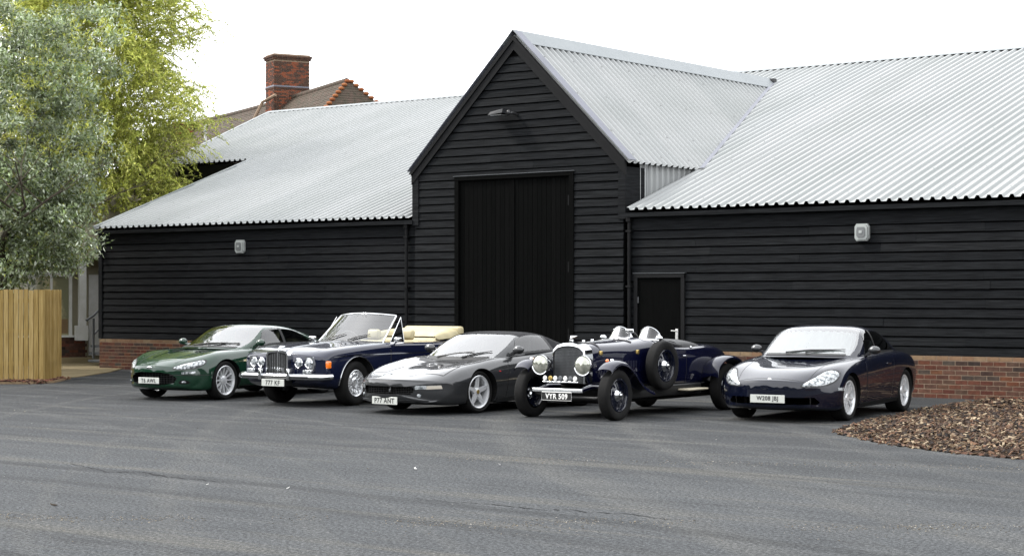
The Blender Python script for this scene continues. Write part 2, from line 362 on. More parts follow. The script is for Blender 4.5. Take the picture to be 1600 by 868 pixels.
roof = MB(); roof.add([(-13.5, 5.95, roofz(5.95)-.08), (-16.9, 5.95, roofz(5.95)-.1), (-18.7, RY, RZ-.08), (WR, RY, RZ-.08), (WR, -.1, EZ-.05), (2.75, -.1, EZ-.05), (2.4, 8, roofz(8)-.08), (-2.4, 8, roofz(8)-.08), (-2.75, -.1, EZ-.05), (-12.6, -.1, EZ-.05)], [(0, 1, 2, 3, 6, 7), (3, 4, 5, 6), (7, 8, 9, 0)])
roof.box(-18.6, WR, RY+.05, RY+.15, 0, RZ-.05)
roof.add([(-18.7, RY, RZ-.02), (WR, RY, RZ-.02), (WR, RY+12, 3.4), (-18.7, RY+12, 3.4)], [(0, 1, 2, 3)])
roofo = roof.obj('roof', M['void'], barn)
xs = [-18.85, -17.9, -17.0, -16.1, -15.2, -14.3, -13.4]+[-12.7]+[-12.7+(12.7-GH2)*i/9 for i in range(1, 10)]+[-1.36, 0, 1.36, GH2]+[GH2+1.02*i for i in range(1, 24)]+[WR+.1]
xs = sorted(set(round(x, 3) for x in xs))
for a, b in zip(xs[:-1], xs[1:]):
    pr = ribs(a, b); m = MB(); k = len(pr); vv = []
    for x, h in pr:
        yl = y_low(min(max(x, a+1e-4), b-1e-4)); ym = max(yl+.02, RY-.005); vv += [(x, yl, roofz(yl)+h), (x, ym, roofz(ym)+h)]
    m.add(vv, [(2*i, 2*i+2, 2*i+3, 2*i+1) for i in range(k-1)])
    dz = R.uniform(0, .004)
    s_ = m.obj('roof_sheet', M['roof'], roofo, loc=(0, 0, dz), fix=False)
    sc = MB(); x = math.ceil(a/.2)*.2+.1475-.2; i = 0
    while x < b:
        if x > a:
            y = .25+(.0)
            while y < RY:
                if y > y_low(x)+.1 and int(math.floor(x/.2)) % 5 == 0:
                    z = roofz(y)+.052; sc.add([(x-.012, y-.012, z), (x+.012, y-.012, z), (x+.012, y+.012, z+.008), (x-.012, y+.012, z+.008)], [(0, 1, 2, 3)])
                y += 1.35
        x += .2
    if sc.v: tag(sc.obj('screws', M['screw'], s_, fix=False), kind='stuff')
m = MB(); m.add([(-18.8, RY-.2, roofz(RY-.2)+.056), (WR, RY-.2, roofz(RY-.2)+.056), (WR, RY, RZ+.062), (-18.8, RY, RZ+.062), (-18.8, RY+.25, RZ-.02), (WR, RY+.25, RZ-.02)], [(0, 1, 2, 3), (3, 2, 5, 4)]); m.obj('ridge_cap', M['ridge'], roofo)
# verge trims on the stepped left end
def strip(p, q, w, lift=.058):
    m = MB(); p, q = Vector(p), Vector(q); m.hexa([(p.x, p.y, p.z-.05), (p.x+w, p.y, p.z-.05), (q.x+w, q.y, q.z-.05), (q.x, q.y, q.z-.05), (p.x, p.y, p.z+lift), (p.x+w, p.y, p.z+lift), (q.x+w, q.y, q.z+lift), (q.x, q.y, q.z+lift)]); m.obj('verge_trim', M['ridge'], roofo)
strip((-12.72, -.2, EZ), (-13.42, 5.75, roofz(5.75)), .12); strip((-17.02, 5.8, roofz(5.8)), (-18.88, RY, RZ), .12)
m = MB(); m.add([(WL-.7, 5.9, 0), (WL-.7, 5.9, roofz(5.8)-.04), (-17.0, 5.9, roofz(5.8)-.04), (-17.0, 5.9, 0)], [(0, 1, 2, 3)]); m.obj('upper_wall', M['dark'], barn)
# gable roof sheets: ribs run down the slope, spaced along Y
groof = MB(); groof.add([(0, -.1, GZ-.12), (0, 10.2, GZ-.12), (-2.5, 3, gz(2.5)-.1), (-2.5, -.1, gz(2.5)-.1)], [(0, 1, 2, 3)]); groof.add([(0, -.1, GZ-.12), (0, 10.2, GZ-.12), (2.5, 3, gz(2.5)-.1), (2.5, -.1, gz(2.5)-.1)], [(3, 2, 1, 0)])
gro = groof.obj('gable_roof', M['void'], barn)
for sgn in (-1, 1):
    ys = [-.17+i*1.0 for i in range(13)]
    for a, b in zip(ys[:-1], ys[1:]):
        b = min(b, 10.3)
        if a > 10.2: continue
        pr = ribs(a, b); m = MB(); vv = []
        for y, h in pr:
            xe = min(GH2+.03, max(.02, (GZ-EZ-SL*(y+.2))/GS-.02)); n_ = Vector((GS, 1)).normalized()
            vv += [(sgn*(.02+n_.x*h), y, GZ-.02*GS+n_.y*h), (sgn*(xe+n_.x*h), y, gz(xe)+n_.y*h)]
        k = len(pr); m.add(vv, [(2*i, 2*i+1, 2*i+3, 2*i+2)[::sgn] for i in range(k-1)])
        s_ = m.obj('roof_sheet', M['roof'], gro, fix=False)
        sc = MB(); y = math.ceil(a/.2)*.2+.1475-.2
        while y < b:
            xe = min(GH2+.1, (GZ-EZ-SL*(y+.2))/GS)
            if y > a and int(math.floor(y/.2)) % 5 == 0:
                for x in (.5, 1.3, 2.1, 2.6):
                    if x < xe-.05: X = sgn*(x+.036); z = gz(x)+.04; sc.add([(X-.014, y-.014, z+.014*sgn), (X+.014, y-.014, z-.014*sgn), (X+.014, y+.014, z-.014*sgn), (X-.014, y+.014, z+.014*sgn)], [(0, 1, 2, 3)])
            y += .2
        if sc.v: tag(sc.obj('screws', M['screw'], s_, fix=False), kind='stuff')
    # verge flashing and ridge flashing
    m = MB(); q = .075; x1 = GH2+.05
    m.hexa([(sgn*.03, -.19, GZ+q-.02), (sgn*x1, -.19, gz(x1)+q), (sgn*x1, .06, gz(x1)+q), (sgn*.03, .06, GZ+q-.02), (sgn*.03, -.19, GZ+q), (sgn*x1, -.19, gz(x1)+q+.012), (sgn*x1, .06, gz(x1)+q+.012), (sgn*.03, .06, GZ+q)][:: 1])
    m.obj('verge_flashing', M['flash'], gro)
    m = MB(); x1 = .27; m.add([(0, -.2, GZ+.105), (sgn*x1, -.2, gz(x1)+.085), (sgn*x1, 9.75, gz(x1)+.085), (0, 10.4, GZ+.105), (0, -.2, GZ+.09), (sgn*x1, -.2, gz(x1)+.073), (sgn*x1, 9.75, gz(x1)+.073), (0, 10.4, GZ+.09)], [(0, 1, 2, 3), (4, 7, 6, 5), (1, 5, 6, 2), (0, 4, 5, 1)]); m.obj('ridge_flashing', M['ridge'], gro)
    # valley gutter and sheeted cheek
    m = MB(); vv = []
    for x, dx in ((.05, 0), (GH2+.05, 0)):
        y = (gz(x)-EZ)/SL-.2; vv += [(sgn*x, y-.06, roofz(y)+.055), (sgn*x+sgn*.06, y+.04, roofz(y+.04)+.055)]
    m.add(vv, [(0, 1, 3, 2)]); m.obj('valley_flashing', M['flash'], gro)
    m = MB(); pr = ribs(.35, 3.2, .2); vv = []
    for y, h in pr: vv += [(sgn*(2.62+h), y, roofz(y)-.05), (sgn*(2.62+h), y, 4.27)]
    m.add(vv, [(2*i, 2*i+2, 2*i+3, 2*i+1)[::sgn] for i in range(len(pr)-1)]); m.obj('cheek_sheet', M['roof'], gro, fix=False)
m = MB(); m.box(-.02, .14, 10.05, 10.2, GZ-.0, GZ+.085); m.obj('ridge_end', M['dark_metal'], gro)
# rainwater pipes
for x in (-2.86, 2.72):
    m = MB(); m.tube([(x, -.10, zf+.26), (x, -.10, 0.05)], .036, 10)
    for z in (2.95, 1.9, .9): m.box(x-.055, x+.055, -.145, -.03, z, z+.035)
    m.rbox(x-.05, x+.05, -.15, -.04, zf+.16, zf+.27, .01); m.obj('downpipe', M['dark'], barn, 40)
# main doors
dr = MB(); dr.box(-1.53, -1.43, -.15, .02, 0, 4.16).box(1.34, 1.45, -.15, .02, 0, 4.14).box(-1.53, 1.45, -.155, .02, 4.08, 4.17); dro = dr.obj('door_frame', M['door'], barn)
for sgn, xa, xb in ((-1, -1.42, -.045), (1, -.035, 1.335)):
    leaf = MB(); leaf.box(xa, xb, -.075, -.02, .03, 4.07); lo_ = leaf.obj('barn_door', M['door'], barn)
    nn = 12; w = (xb-xa)/nn
    for k in range(nn):
        b = MB(); x = xa+k*w; b.hexa([(x+.004, -.098-R.uniform(0, .004), .03), (x+w-.004, -.098, .03), (x+w, -.075, .03), (x, -.075, .03), (x+.004, -.098-R.uniform(0, .004), 4.07), (x+w-.004, -.098, 4.07), (x+w, -.075, 4.07), (x, -.075, 4.07)]); b.obj('board', M['door'], lo_)
m = MB(); m.box(-.075, -.02, -.118, -.098, .03, 4.07); m.obj('cover_strip', M['door'], barn)
for z in (.9, 2.2, 3.5): m = MB(); m.box(1.30, 1.36, -.125, -.1, z, z+.2); m.obj('hinge', M['dark'], barn)
m = MB(); m.box(-1.56, 1.48, -.165, -.05, 4.165, 4.175); m.obj('drip_flashing', M['rail'], barn)
# side door
m = MB(); m.box(2.80, 2.88, -.07, .02, 0, 2.12).box(3.85, 3.93, -.07, .02, 0, 2.12).box(2.80, 3.93, -.075, .02, 2.08, 2.16); m.obj('side_door_frame', M['dark'], barn)
m = MB(); m.rbox(2.885, 3.845, -.04, -.005, .02, 2.075, .008); sd = m.obj('side_door', M['door'], barn)
m = MB(); m.rbox(3.72, 3.78, -.055, -.04, .92, 1.12, .008); m.tube([(3.75, -.05, 1.08), (3.75, -.10, 1.08), (3.66, -.10, 1.085)], .013); m.obj('handle', M['white'], sd, 50)
for z in (.5, 1.6): m = MB(); m.tube([(2.885, -.05, z), (2.885, -.05, z+.12)], .011); m.obj('hinge', M['grey_metal'], sd)
m = MB(); m.box(2.78, 3.95, -.085, -.02, 2.16, 2.17); m.obj('drip_flashing', M['rail'], barn)

# wall lamps
def bulkhead(x, z, label):
    r = empty('wall_lamp', (x, -.05, z), 0, label, 'lamp', 'square bulkhead lamps on the barn front')
    m = MB(); o = [(-.10, .15), (.10, .15), (.135, .10), (.135, -.10), (.10, -.15), (-.10, -.15), (-.135, -.10), (-.135, .10)]
    m.prism(o, 'y', -.055, .0); p2 = [(a*.86, b*.86) for a, b in o]; m.prism(p2, 'y', -.085, -.055); m.obj('housing', M['lamp_white'], r, 30)
    m = MB(); o = [(-.065, .09), (.065, .09), (.08, .03), (.08, -.06), (.05, -.09), (-.05, -.09), (-.08, -.06), (-.08, .03)]; m.prism(o, 'y', -.10, -.0855); m.obj('diffuser', M['lamp_glass'], r, 30)
    m = MB(); m.rbox(-.03, .03, -.112, -.1, -.02, .03, .005); m.obj('bulb_guard', M['lamp_white'], r)
bulkhead(-7.80, 2.85, 'square white bulkhead lamp on the boards left of the tall gable')
bulkhead(7.58, 2.84, 'square white bulkhead lamp on the boards right of the side door')
fl = empty('floodlight', (-.10, -.14, 5.36), 0, 'grey floodlight on a bracket high in the gable', 'lamp')
m = MB(); m.tube([(.16, -.0, -.02), (.16, -.16, -.0), (.05, -.2, .0)], .03); m.sphere((.10, -.18, .01), .055); m.obj('bracket', M['dark_metal'], fl, 60)
m = MB(); m.hexa([(-.34, -.30, -.03), (.05, -.34, -.0), (.05, -.10, -.0), (-.34, -.06, -.03), (-.29, -.28, .035), (.05, -.32, .075), (.05, -.12, .075), (-.29, -.08, .035)]); m.obj('lamp_head', pm('dull_grey_metal', (.018, .019, .021), .55, spec=.2), fl, 30)
m = MB(); m.box(-.27, .0, -.30, -.1, -.045, -.032); m.obj('lens', M['lamp_glass'], fl)
sl_ = empty('security_lamp', (WL-.06, -.1, 3.02), 0, 'small white security lamp at the left corner of the barn', 'lamp')
m = MB(); m.rbox(-.13, .02, -.12, .06, -.0, .11, .02); m.obj('housing', M['lamp_white'], sl_, 40)
m = MB(); m.tube([(.0, 0, 0), (.03, -.03, -.1), (.05, -.06, -.2)], .03); m.sphere((.05, -.07, -.2), .06); m.obj('sensor', M['lamp_white'], sl_, 60)
# ------------------------------------------------------------------ fence on the left
def seg_objs(): pass
fence = empty('board_fence', (-7.9, -5.5, 0), 0, 'tall new pine board fence at the left edge of the yard', 'fence')
F0 = Vector((-7.55, -5.75)); FD = (Vector((-8.02, -6.12))-F0).normalized(); RD = Vector((-1.25, 1.45)).normalized()
FN = Vector((FD.y, -FD.x)); FN = FN if FN.dot(Vector((22.23, -29.3))-F0) > 0 else -FN
RN = Vector((RD.y, -RD.x)); RN = RN if RN.x > 0 else -RN
def fboard(p, d, nrm, w, h):
    a = p; b = p+d*w; t1 = .024+R.uniform(-.003, .004); t2 = .010
    m = MB(); z0 = .05+R.uniform(-.01, .01); z1 = h+R.uniform(-.012, .012); o = Vector((-7.9, -5.5))
    q = lambda v, n_, z: (v.x+nrm.x*n_-o.x, v.y+nrm.y*n_-o.y, z)
    m.hexa([q(a, t1, z0), q(b, t2, z0), q(b, 0, z0), q(a, 0, z0), q(a, t1, z1), q(b, t2, z1), q(b, 0, z1), q(a, 0, z1)])
    m.obj('board', M['fence'], fence)
for k in range(40): fboard(F0+FD*(k*.1), FD, FN, .091, 1.86)
for k in range(19): fboard(F0+RD*(k*.1), RD, RN, .091, 1.86)
m = MB(); o = Vector((-7.9, -5.5))
for z in (.35, 1.0, 1.6):
    for d, L, nn in ((FD, 4.0, FN), (RD, 1.9, RN)):
        a = F0-o-nn*.001; b = a+d*L; m.hexa([(a.x, a.y, z), (b.x, b.y, z), (b.x-nn.x*.05, b.y-nn.y*.05, z), (a.x-nn.x*.05, a.y-nn.y*.05, z), (a.x, a.y, z+.08), (b.x, b.y, z+.08), (b.x-nn.x*.05, b.y-nn.y*.05, z+.08), (a.x-nn.x*.05, a.y-nn.y*.05, z+.08)])
m.obj('rails', M['fence'], fence)
for k, (d, L) in enumerate(((FD, .05), (FD, 2.0), (FD, 3.95), (RD, 1.85))):
    a = F0-o+d*L-FN*.1-(RN*.1 if k == 0 or d is RD else Vector((0, 0))); m = MB(); m.box(a.x-.05, a.x+.05, a.y-.05, a.y+.05, 0, 1.8); m.obj('post', M['fence'], fence)

# ------------------------------------------------------------------ wood chips: generic scatter of little wedges
def chips(name, spots, cols, lo, hi, parent=None, label=None, cat=None):
    rr = np.random.RandomState(3); n = len(spots); spots = np.array(spots)
    L = rr.uniform(lo, hi, n); W = L*rr.uniform(.3, .65, n); T = L*rr.uniform(.12, .25, n)
    base = np.array([(-1, -1, -1), (1, -.7, -1), (1, .7, -1), (-1, 1, -1), (-.8, -.9, 1), (.8, -.6, 1), (.9, .6, 1), (-.9, .8, 1)])*.5
    yaw = rr.uniform(0, 6.28, n); pit = rr.normal(0, .38, n); rol = rr.normal(0, .38, n)
    V = base[None]*np.stack([L, W, T], 1)[:, None, :]
    def rot(V, a, i, j):
        c, s = np.cos(a)[:, None], np.sin(a)[:, None]; x, y = V[:, :, i].copy(), V[:, :, j].copy(); V[:, :, i] = c*x-s*y; V[:, :, j] = s*x+c*y
    rot(V, pit, 0, 2); rot(V, rol, 1, 2); rot(V, yaw, 0, 1); V += spots[:, None, :]
    F = np.array([(0, 3, 2, 1), (4, 5, 6, 7), (0, 1, 5, 4), (1, 2, 6, 5), (2, 3, 7, 6), (3, 0, 4, 7)])
    F = (F[None]+8*np.arange(n)[:, None, None]).reshape(-1, 4)
    me = bpy.data.meshes.new(name); me.from_pydata(V.reshape(-1, 3).tolist(), [], F.tolist())
    ca = me.color_attributes.new('tint', 'FLOAT_COLOR', 'POINT')
    C = np.array(cols)[rr.randint(0, len(cols), n)]*rr.uniform(.18, .60, (n, 1)); C = np.repeat(np.c_[C, np.ones(n)], 8, 0)
    ca.data.foreach_set('color', C.ravel().astype(np.float32)); me.materials.append(M['chip'])
    o = link(name, me, parent); tag(o, label, cat, kind='stuff'); return o
CH = [(.22, .14, .08), (.13, .075, .045), (.3, .21, .13), (.08, .05, .035), (.5, .39, .26), (.15, .085, .055), (.045, .032, .026), (.24, .13, .075), (.035, .026, .022), (.1, .06, .04)]
# planting bed on the right
bed_out = [(11.2, -7.9), (11.45, -8.35), (11.9, -8.83), (12.35, -9.3), (12.84, -9.71), (13.4, -10.07), (13.95, -10.36), (14.75, -10.62), (16.2, -10.75), (25, -10.6), (25, -.15), (9.9, -.15), (10.0, -1.2), (10.13, -2.4), (10.4, -4.2), (10.78, -6.2)]
def inside(p, poly):
    x, y = p; c = False; j = len(poly)-1
    for i in range(len(poly)):
        xi, yi = poly[i]; xj, yj = poly[j]
        if (yi > y) != (yj > y) and x < (xj-xi)*(y-yi)/(yj-yi)+xi: c = not c
        j = i
    return c
def edge_d(p, poly):
    best = 9
    for i in range(len(poly)):
        a = Vector(poly[i]); b = Vector(poly[(i+1) % len(poly)]); q = Vector(p); t = max(0, min(1, (q-a).dot(b-a)/(b-a).length_squared)); best = min(best, (q-a-(b-a)*t).length)
    return best
bedh = lambda p: .015+.05*min(1, edge_d(p, bed_out)/1.5)**.7
cx, cy = 13.6, -5.5; bm_ = MB(); rings = [1, .97, .9, .75, .5, .2]
for k in rings:
    for (x, y) in bed_out: p = (cx+(x-cx)*k, cy+(y-cy)*k); bm_.v.append((p[0], p[1], .004 if k == 1 else bedh(p)-.01))
nb_ = len(bed_out)
for r_ in range(len(rings)-1):
    for i in range(nb_): bm_.f.append((r_*nb_+i, r_*nb_+(i+1) % nb_, (r_+1)*nb_+(i+1) % nb_, (r_+1)*nb_+i)); bm_.mi.append(0)
bm_.f.append(tuple((len(rings)-1)*nb_+i for i in range(nb_))); bm_.mi.append(0)
tag(bm_.obj('planting_bed', M['soil'], smooth=180), kind='structure')
sp = []
while len(sp) < 21000:
    p = (R.uniform(9.8, 17.5), R.uniform(-10.7, -.1))
    if inside(p, bed_out) and (R.random() < (.35+.65*min(1, max(0, (-p[1]-1)/5)))): sp.append((p[0], p[1], bedh(p)+R.uniform(0, .03)))
while len(sp) < 30000:
    p = (R.uniform(17.5, 25), R.uniform(-10.7, -.1))
    if inside(p, bed_out): sp.append((p[0], p[1], bedh(p)+R.uniform(0, .03)))
for k in range(500):
    i = R.randrange(0, 8); a, b = Vector(bed_out[i]), Vector(bed_out[(i+1) % nb_]); q = a.lerp(b, R.random()); sp.append((q.x+R.gauss(0, .05), q.y+R.gauss(0, .05), .012))
chips('wood_chips', sp, CH, .022, .085, label='brown wood chip mulch covering the planting bed on the right', cat='mulch')
for poly, nm, lab in ((bed_out[15:]+bed_out[:10], 'bed_edging', 'thin brown timber edging round the wood chip bed'),):
    m = MB()
    for a, b in zip(poly[:-1], poly[1:]):
        a, b = Vector(a), Vector(b); d = (b-a).normalized(); n_ = Vector((d.y, -d.x))*.015; m.hexa([(a.x, a.y, -.02), (b.x, b.y, -.02), (b.x+n_.x, b.y+n_.y, -.02), (a.x+n_.x, a.y+n_.y, -.02), (a.x, a.y, .022), (b.x, b.y, .022), (b.x+n_.x, b.y+n_.y, .022), (a.x+n_.x, a.y+n_.y, .022)])
    tag(m.obj(nm, pm('orange_timber', (.13, .06, .036), .85, col2=(.06, .035, .022), nscale=8)), lab, 'edging')
# strip of bark under the fence
sp = []
for k in range(1500):
    t = R.uniform(-.1, 3.9); q = F0+FD*t+FN*abs(R.gauss(.0, .2)); sp.append((q.x, q.y, .02+R.uniform(0, .05)))
for k in range(300):
    t = R.uniform(0, 1.8); q = F0+RD*t+RN*abs(R.gauss(.05, .06)); sp.append((q.x, q.y, .02+R.uniform(0, .03)))
chips('bark_strip', sp, [(.2, .08, .05), (.28, .12, .07), (.12, .05, .035), (.33, .2, .12)], .04, .10, label='reddish bark chips along the foot of the pine fence', cat='mulch')
m = MB(); e0 = F0+FN*.38+RN*.05; pts = [F0+FN*.40+FD*4, F0+FN*.40+FD*.1, F0+FN*.1+RN*.16+RD*.2, F0+RN*.16+RD*1.9]
for a, b in zip(pts[:-1], pts[1:]):
    d = (b-a).normalized(); n_ = Vector((d.y, -d.x))*.05; m.hexa([(a.x, a.y, -.02), (b.x, b.y, -.02), (b.x+n_.x, b.y+n_.y, -.02), (a.x+n_.x, a.y+n_.y, -.02), (a.x, a.y, .04), (b.x, b.y, .04), (b.x+n_.x, b.y+n_.y, .04), (a.x+n_.x, a.y+n_.y, .04)])
tag(m.obj('fence_kerb', M['brick_cap']), 'low brick edging in front of the pine fence', 'edging')
# grit and litter on the asphalt
sp = []
for k in range(2600):                             # sandy drift line across the yard front
    px = R.uniform(-60, 1660); py = 806+px*.012+R.gauss(0, 3.2)+3*math.sin(px*.011)+(18 if R.random() < .12 else 0)*R.random(); w_ = .55+.45*math.sin(px*.009+.6)+.3*math.sin(px*.031)
    if R.random() < w_: q = at_px(px, py, 2878.7*1.7/(py-464.94)); sp.append((q.x, q.y, .003))
for k in range(1500): sp.append((R.uniform(-6, 21), R.uniform(-23, -4.5), .003))
for k in range(700):
    px = R.uniform(700, 1600); py = 716+(px-700)*.016+R.gauss(0, 2.5); q = at_px(px, py, 2878.7*1.7/(py-464.94)); sp.append((q.x, q.y, .003))
chips('grit', sp, [(.33, .28, .2), (.4, .35, .27), (.26, .24, .2), (.46, .44, .4), (.2, .19, .18)], .005, .016, label='small pale grit scattered over the asphalt', cat='grit')
for k, (px, py, s_) in enumerate(((324, 758, .016), (450, 764, .016), (650, 733, .03), (84, 790, .03), (780, 727, .02), (1238, 620, .02))):
    d = 2878.7*1.7/(py-464.94); q = at_px(px, py, d); m = MB(); m.tube([(-s_, 0, .004), (-s_*.3, s_*.35, .006), (s_*.5, s_*.3, .01), (s_, -s_*.2, .02)], [s_*.1, s_*.28, s_*.26, s_*.06], 6)
    dark = k in (3,)
    tag(m.obj('litter_leaf', M['bark'] if dark else M['white'], loc=(q.x, q.y, .005), rot=(0, 0, k*1.3)), ['curled pale scrap on the asphalt in front of the cars', 'small pale scrap on the asphalt left of the curled one', 'bright curled scrap on the open asphalt at the middle', 'dark scrap near the lower left of the yard', 'pale scrap on the asphalt ahead of the silver car', 'tiny pale scrap beside the mulch bed'][k], 'litter')

# old seams in the tarmac
seam_m = pm('tar_seam', (.011, .0115, .0125), .9, spec=.1, col2=(.02, .02, .021), nscale=12)
for nm_i, (p_, q_, lab) in enumerate((((60, 722), (395, 760), 'dark wandering seam in the asphalt at the left'), ((590, 776), (1120, 818), 'dark wandering seam in the asphalt at the middle'))):
    m = MB(); prev = None; nseg = 60; wob = 0
    for k in range(nseg+1):
        t = k/nseg; wob = wob*.85+R.gauss(0, .9); px = p_[0]+(q_[0]-p_[0])*t; py = p_[1]+(q_[1]-p_[1])*t+wob; d_ = 2878.7*1.7/(py-464.94); a_ = at_px(px, py, d_); hw = R.uniform(.004, .016)*math.sin(math.pi*min(.97, max(.03, t)))
        m.v += [(a_.x, a_.y-hw, .0035), (a_.x, a_.y+hw, .0035)]
        if k: b_ = len(m.v)-4; m.f.append((b_, b_+2, b_+3, b_+1)); m.mi.append(0)
    tag(m.obj('asphalt_seam', seam_m, fix=False), kind='structure')
# ------------------------------------------------------------------ cream house with bay window behind the fence
lh = empty('cream_house', (-15.5, 1.5, 0), 0, 'cream rendered house with white posts seen between fence and barn', 'house')
A = at_px(60, 465, 47.5); B = at_px(158, 465, 48.2); A = Vector((A.x, A.y)); B = Vector((B.x, B.y)); U = (B-A).normalized(); NV = Vector((U.y, -U.x)); o2 = Vector((-15.5, 1.5))
def hb(u0, u1, n0, n1, z0, z1, name, mat, parent=lh):
    q = lambda u, n_, z: ((A+U*u+NV*n_).x-o2.x, (A+U*u+NV*n_).y-o2.y, z); m = MB()
    m.hexa([q(u0, n1, z0), q(u1, n1, z0), q(u1, n0, z0), q(u0, n0, z0), q(u0, n1, z1), q(u1, n1, z1), q(u1, n0, z1), q(u0, n0, z1)]); return m.obj(name, mat, parent)
hb(-3, 2.6, -4, -.05, 0, 4.4, 'wall', M['render'])
bw = hb(-3, 1.18, -.05, .12, .1, .68, 'brick_base', M['chim_dark'])
for c in range(7):
    for k in range(6):
        u = .1+k*.225-(.11 if c % 2 else 0); hb(max(.0, u), min(1.16, u+.214), .12, .128, .12+c*.08, .19+c*.08, 'brick', M['brick'], bw)
hb(-3, 1.25, -.05, .55, 0.0, .16, 'step', M['conc'])
hb(-3, 1.2, -.05, .16, .68, .73, 'window_sill', M['white'])
wf = hb(.30, .36, -.04, .02, .73, 2.3, 'window_frame', M['white']); hb(.78, .86, -.04, .03, .73, 2.3, 'window_frame', M['white']); hb(-.6, .86, -.04, .03, 2.25, 2.35, 'window_frame', M['white'])
gl_ = pm('window_pane', (.16, .16, .10), .08, spec=.6, col2=(.30, .28, .17), nscale=2.2, lo=.45, hi=.55)
hb(.36, .78, -.045, -.02, .73, 2.25, 'pane', gl_); hb(-.6, .30, -.045, -.02, .73, 2.25, 'pane', gl_)
hb(.42, .76, -.019, -.015, .78, 1.15, 'blind', pm('brown_blind', (.14, .09, .04), .8))
hb(.98, 1.16, .16, .34, .62, 2.72, 'post', M['white']); hb(.90, 1.2, .12, .38, .60, .98, 'post_base', M['white'])
hb(-3, 2.7, -.06, .45, 2.72, 3.6, 'lintel', M['render'])
hb(1.3, 1.62, -.04, .0, .2, 2.3, 'door_panel', M['white'])
# stair handrail by the barn corner
hr = empty('handrail', (-13.3, -.3, 0), 0, 'dark grey metal stair handrail beside the left corner of the barn', 'handrail')
q = lambda px, py, d: tuple(at_px(px, py, d)-Vector((-13.3, -.3, 0)))
d0 = 45.3; m = MB(); m.tube([q(146, 560, d0), q(146, 497, d0)], .03); m.obj('post', M['rail'], hr, 40)
m = MB(); m.tube([q(135, 500, d0-.3), q(146, 493, d0), q(160, 478, d0+.9)], .028); m.obj('rail', M['rail'], hr, 40)
m = MB(); m.tube([q(146, 523, d0), q(160, 509, d0+.9)], .02); m.obj('rail', M['rail'], hr, 40)
st = empty('stair', (-13.3, .6, 0), 0, 'small dark metal steps beside the left corner of the barn', 'steps')
for k in range(3):
    a = at_px(144+k*2, 560, 46+.5*k)-Vector((-13.3, .6, 0)); m = MB(); m.rbox(a.x-.05, a.x+.9, a.y-.1, a.y+.35, .1+.17*k, .16+.17*k, .01); m.obj('tread', M['rail'], st)

# ------------------------------------------------------------------ tiled house behind the barn
H0 = at_px(250, 195, 96); H1 = at_px(545, 125, 74); ZR = H1.z
H0 = Vector((H0.x, H0.y)); H1 = Vector((H1.x, H1.y)); HU = (H1-H0).normalized(); HN = Vector((HU.y, -HU.x)); HL = (H1-H0).length
th = empty('tiled_house', (H1.x, H1.y, 0), math.atan2(HU.y, HU.x), 'old house with brown tiled roof rising behind the barn ridge', 'house')
SP, WD = .95, 4.5                                      # roof slope, half depth; local x along ridge, -y towards the yard
m = MB(); m.box(-HL, WD*.6-.3, -WD+.35, WD-.35, 0, ZR-SP*WD+.1); m.obj('wall', M['brick'], th)
rt = MB(); ez = ZR-SP*WD
courses = 42
for sgn in (-1, 1):
    for k in range(courses):
        a, b = k/courses, (k+1)/courses; ya, yb = sgn*WD*a, sgn*WD*b; xa, xb = WD*.6*a, WD*.6*b
        za, zb = ZR-SP*WD*a, ZR-SP*WD*b+.03; sag = lambda x: -.16*math.sin(math.pi*min(1, max(0, -x/HL)))
        npts = 26; xsA = [-HL+(HL+xa)*i/npts for i in range(npts+1)]; xsB = [-HL+(HL+xb)*i/npts for i in range(npts+1)]
        vv = []
        for i in range(npts+1):
            j = R.uniform(-.012, .012); vv += [(xsA[i], ya, za+sag(xsA[i])), (xsB[i], yb, zb+sag(xsB[i])+j), (xsB[i], yb, zb-.035+sag(xsB[i])+j)]
        fs = []
        for i in range(npts): fs += [(3*i, 3*i+3, 3*i+4, 3*i+1)[::sgn], (3*i+1, 3*i+4, 3*i+5, 3*i+2)[::sgn]]
        rt.add(vv, fs)
for k in range(courses):
    a, b = k/courses, (k+1)/courses; xa, xb = WD*.6*a, WD*.6*b; za, zb = ZR-SP*WD*a, ZR-SP*WD*b+.03
    rt.add([(xa, -WD*a, za), (xa, WD*a, za), (xb, WD*b, zb), (xb, -WD*b, zb), (xb, WD*b, zb-.035), (xb, -WD*b, zb-.035)], [(0, 3, 2, 1), (3, 5, 4, 2)])
rto = rt.obj('roof', M['tile'], th, fix=False)
for k in range(26):                                   # bonnet tiles on the hip, ridge tiles
    for sgn in (-1, 1):
        t = (k+.5)/26; m = MB(); m.sphere((WD*.6*t, sgn*WD*t, ZR-SP*WD*t+.02), .13, 8, 5, (1.0, 1.0, .6)); m.obj('hip_tile', M['tile_orange'], rto, 60)
for k in range(60):
    x = -.2-k*.45; m = MB(); sg = -.16*math.sin(math.pi*min(1, -x/HL)); m.tube([(x, 0, ZR-.02+sg), (x-.43, 0, ZR-.02+sg-.0)], .13, 8); m.obj('ridge_tile', M['tile'], rto, 60)
for k in range(20):
    x = WD*.6-(.0); y = -WD+.3+k*.45
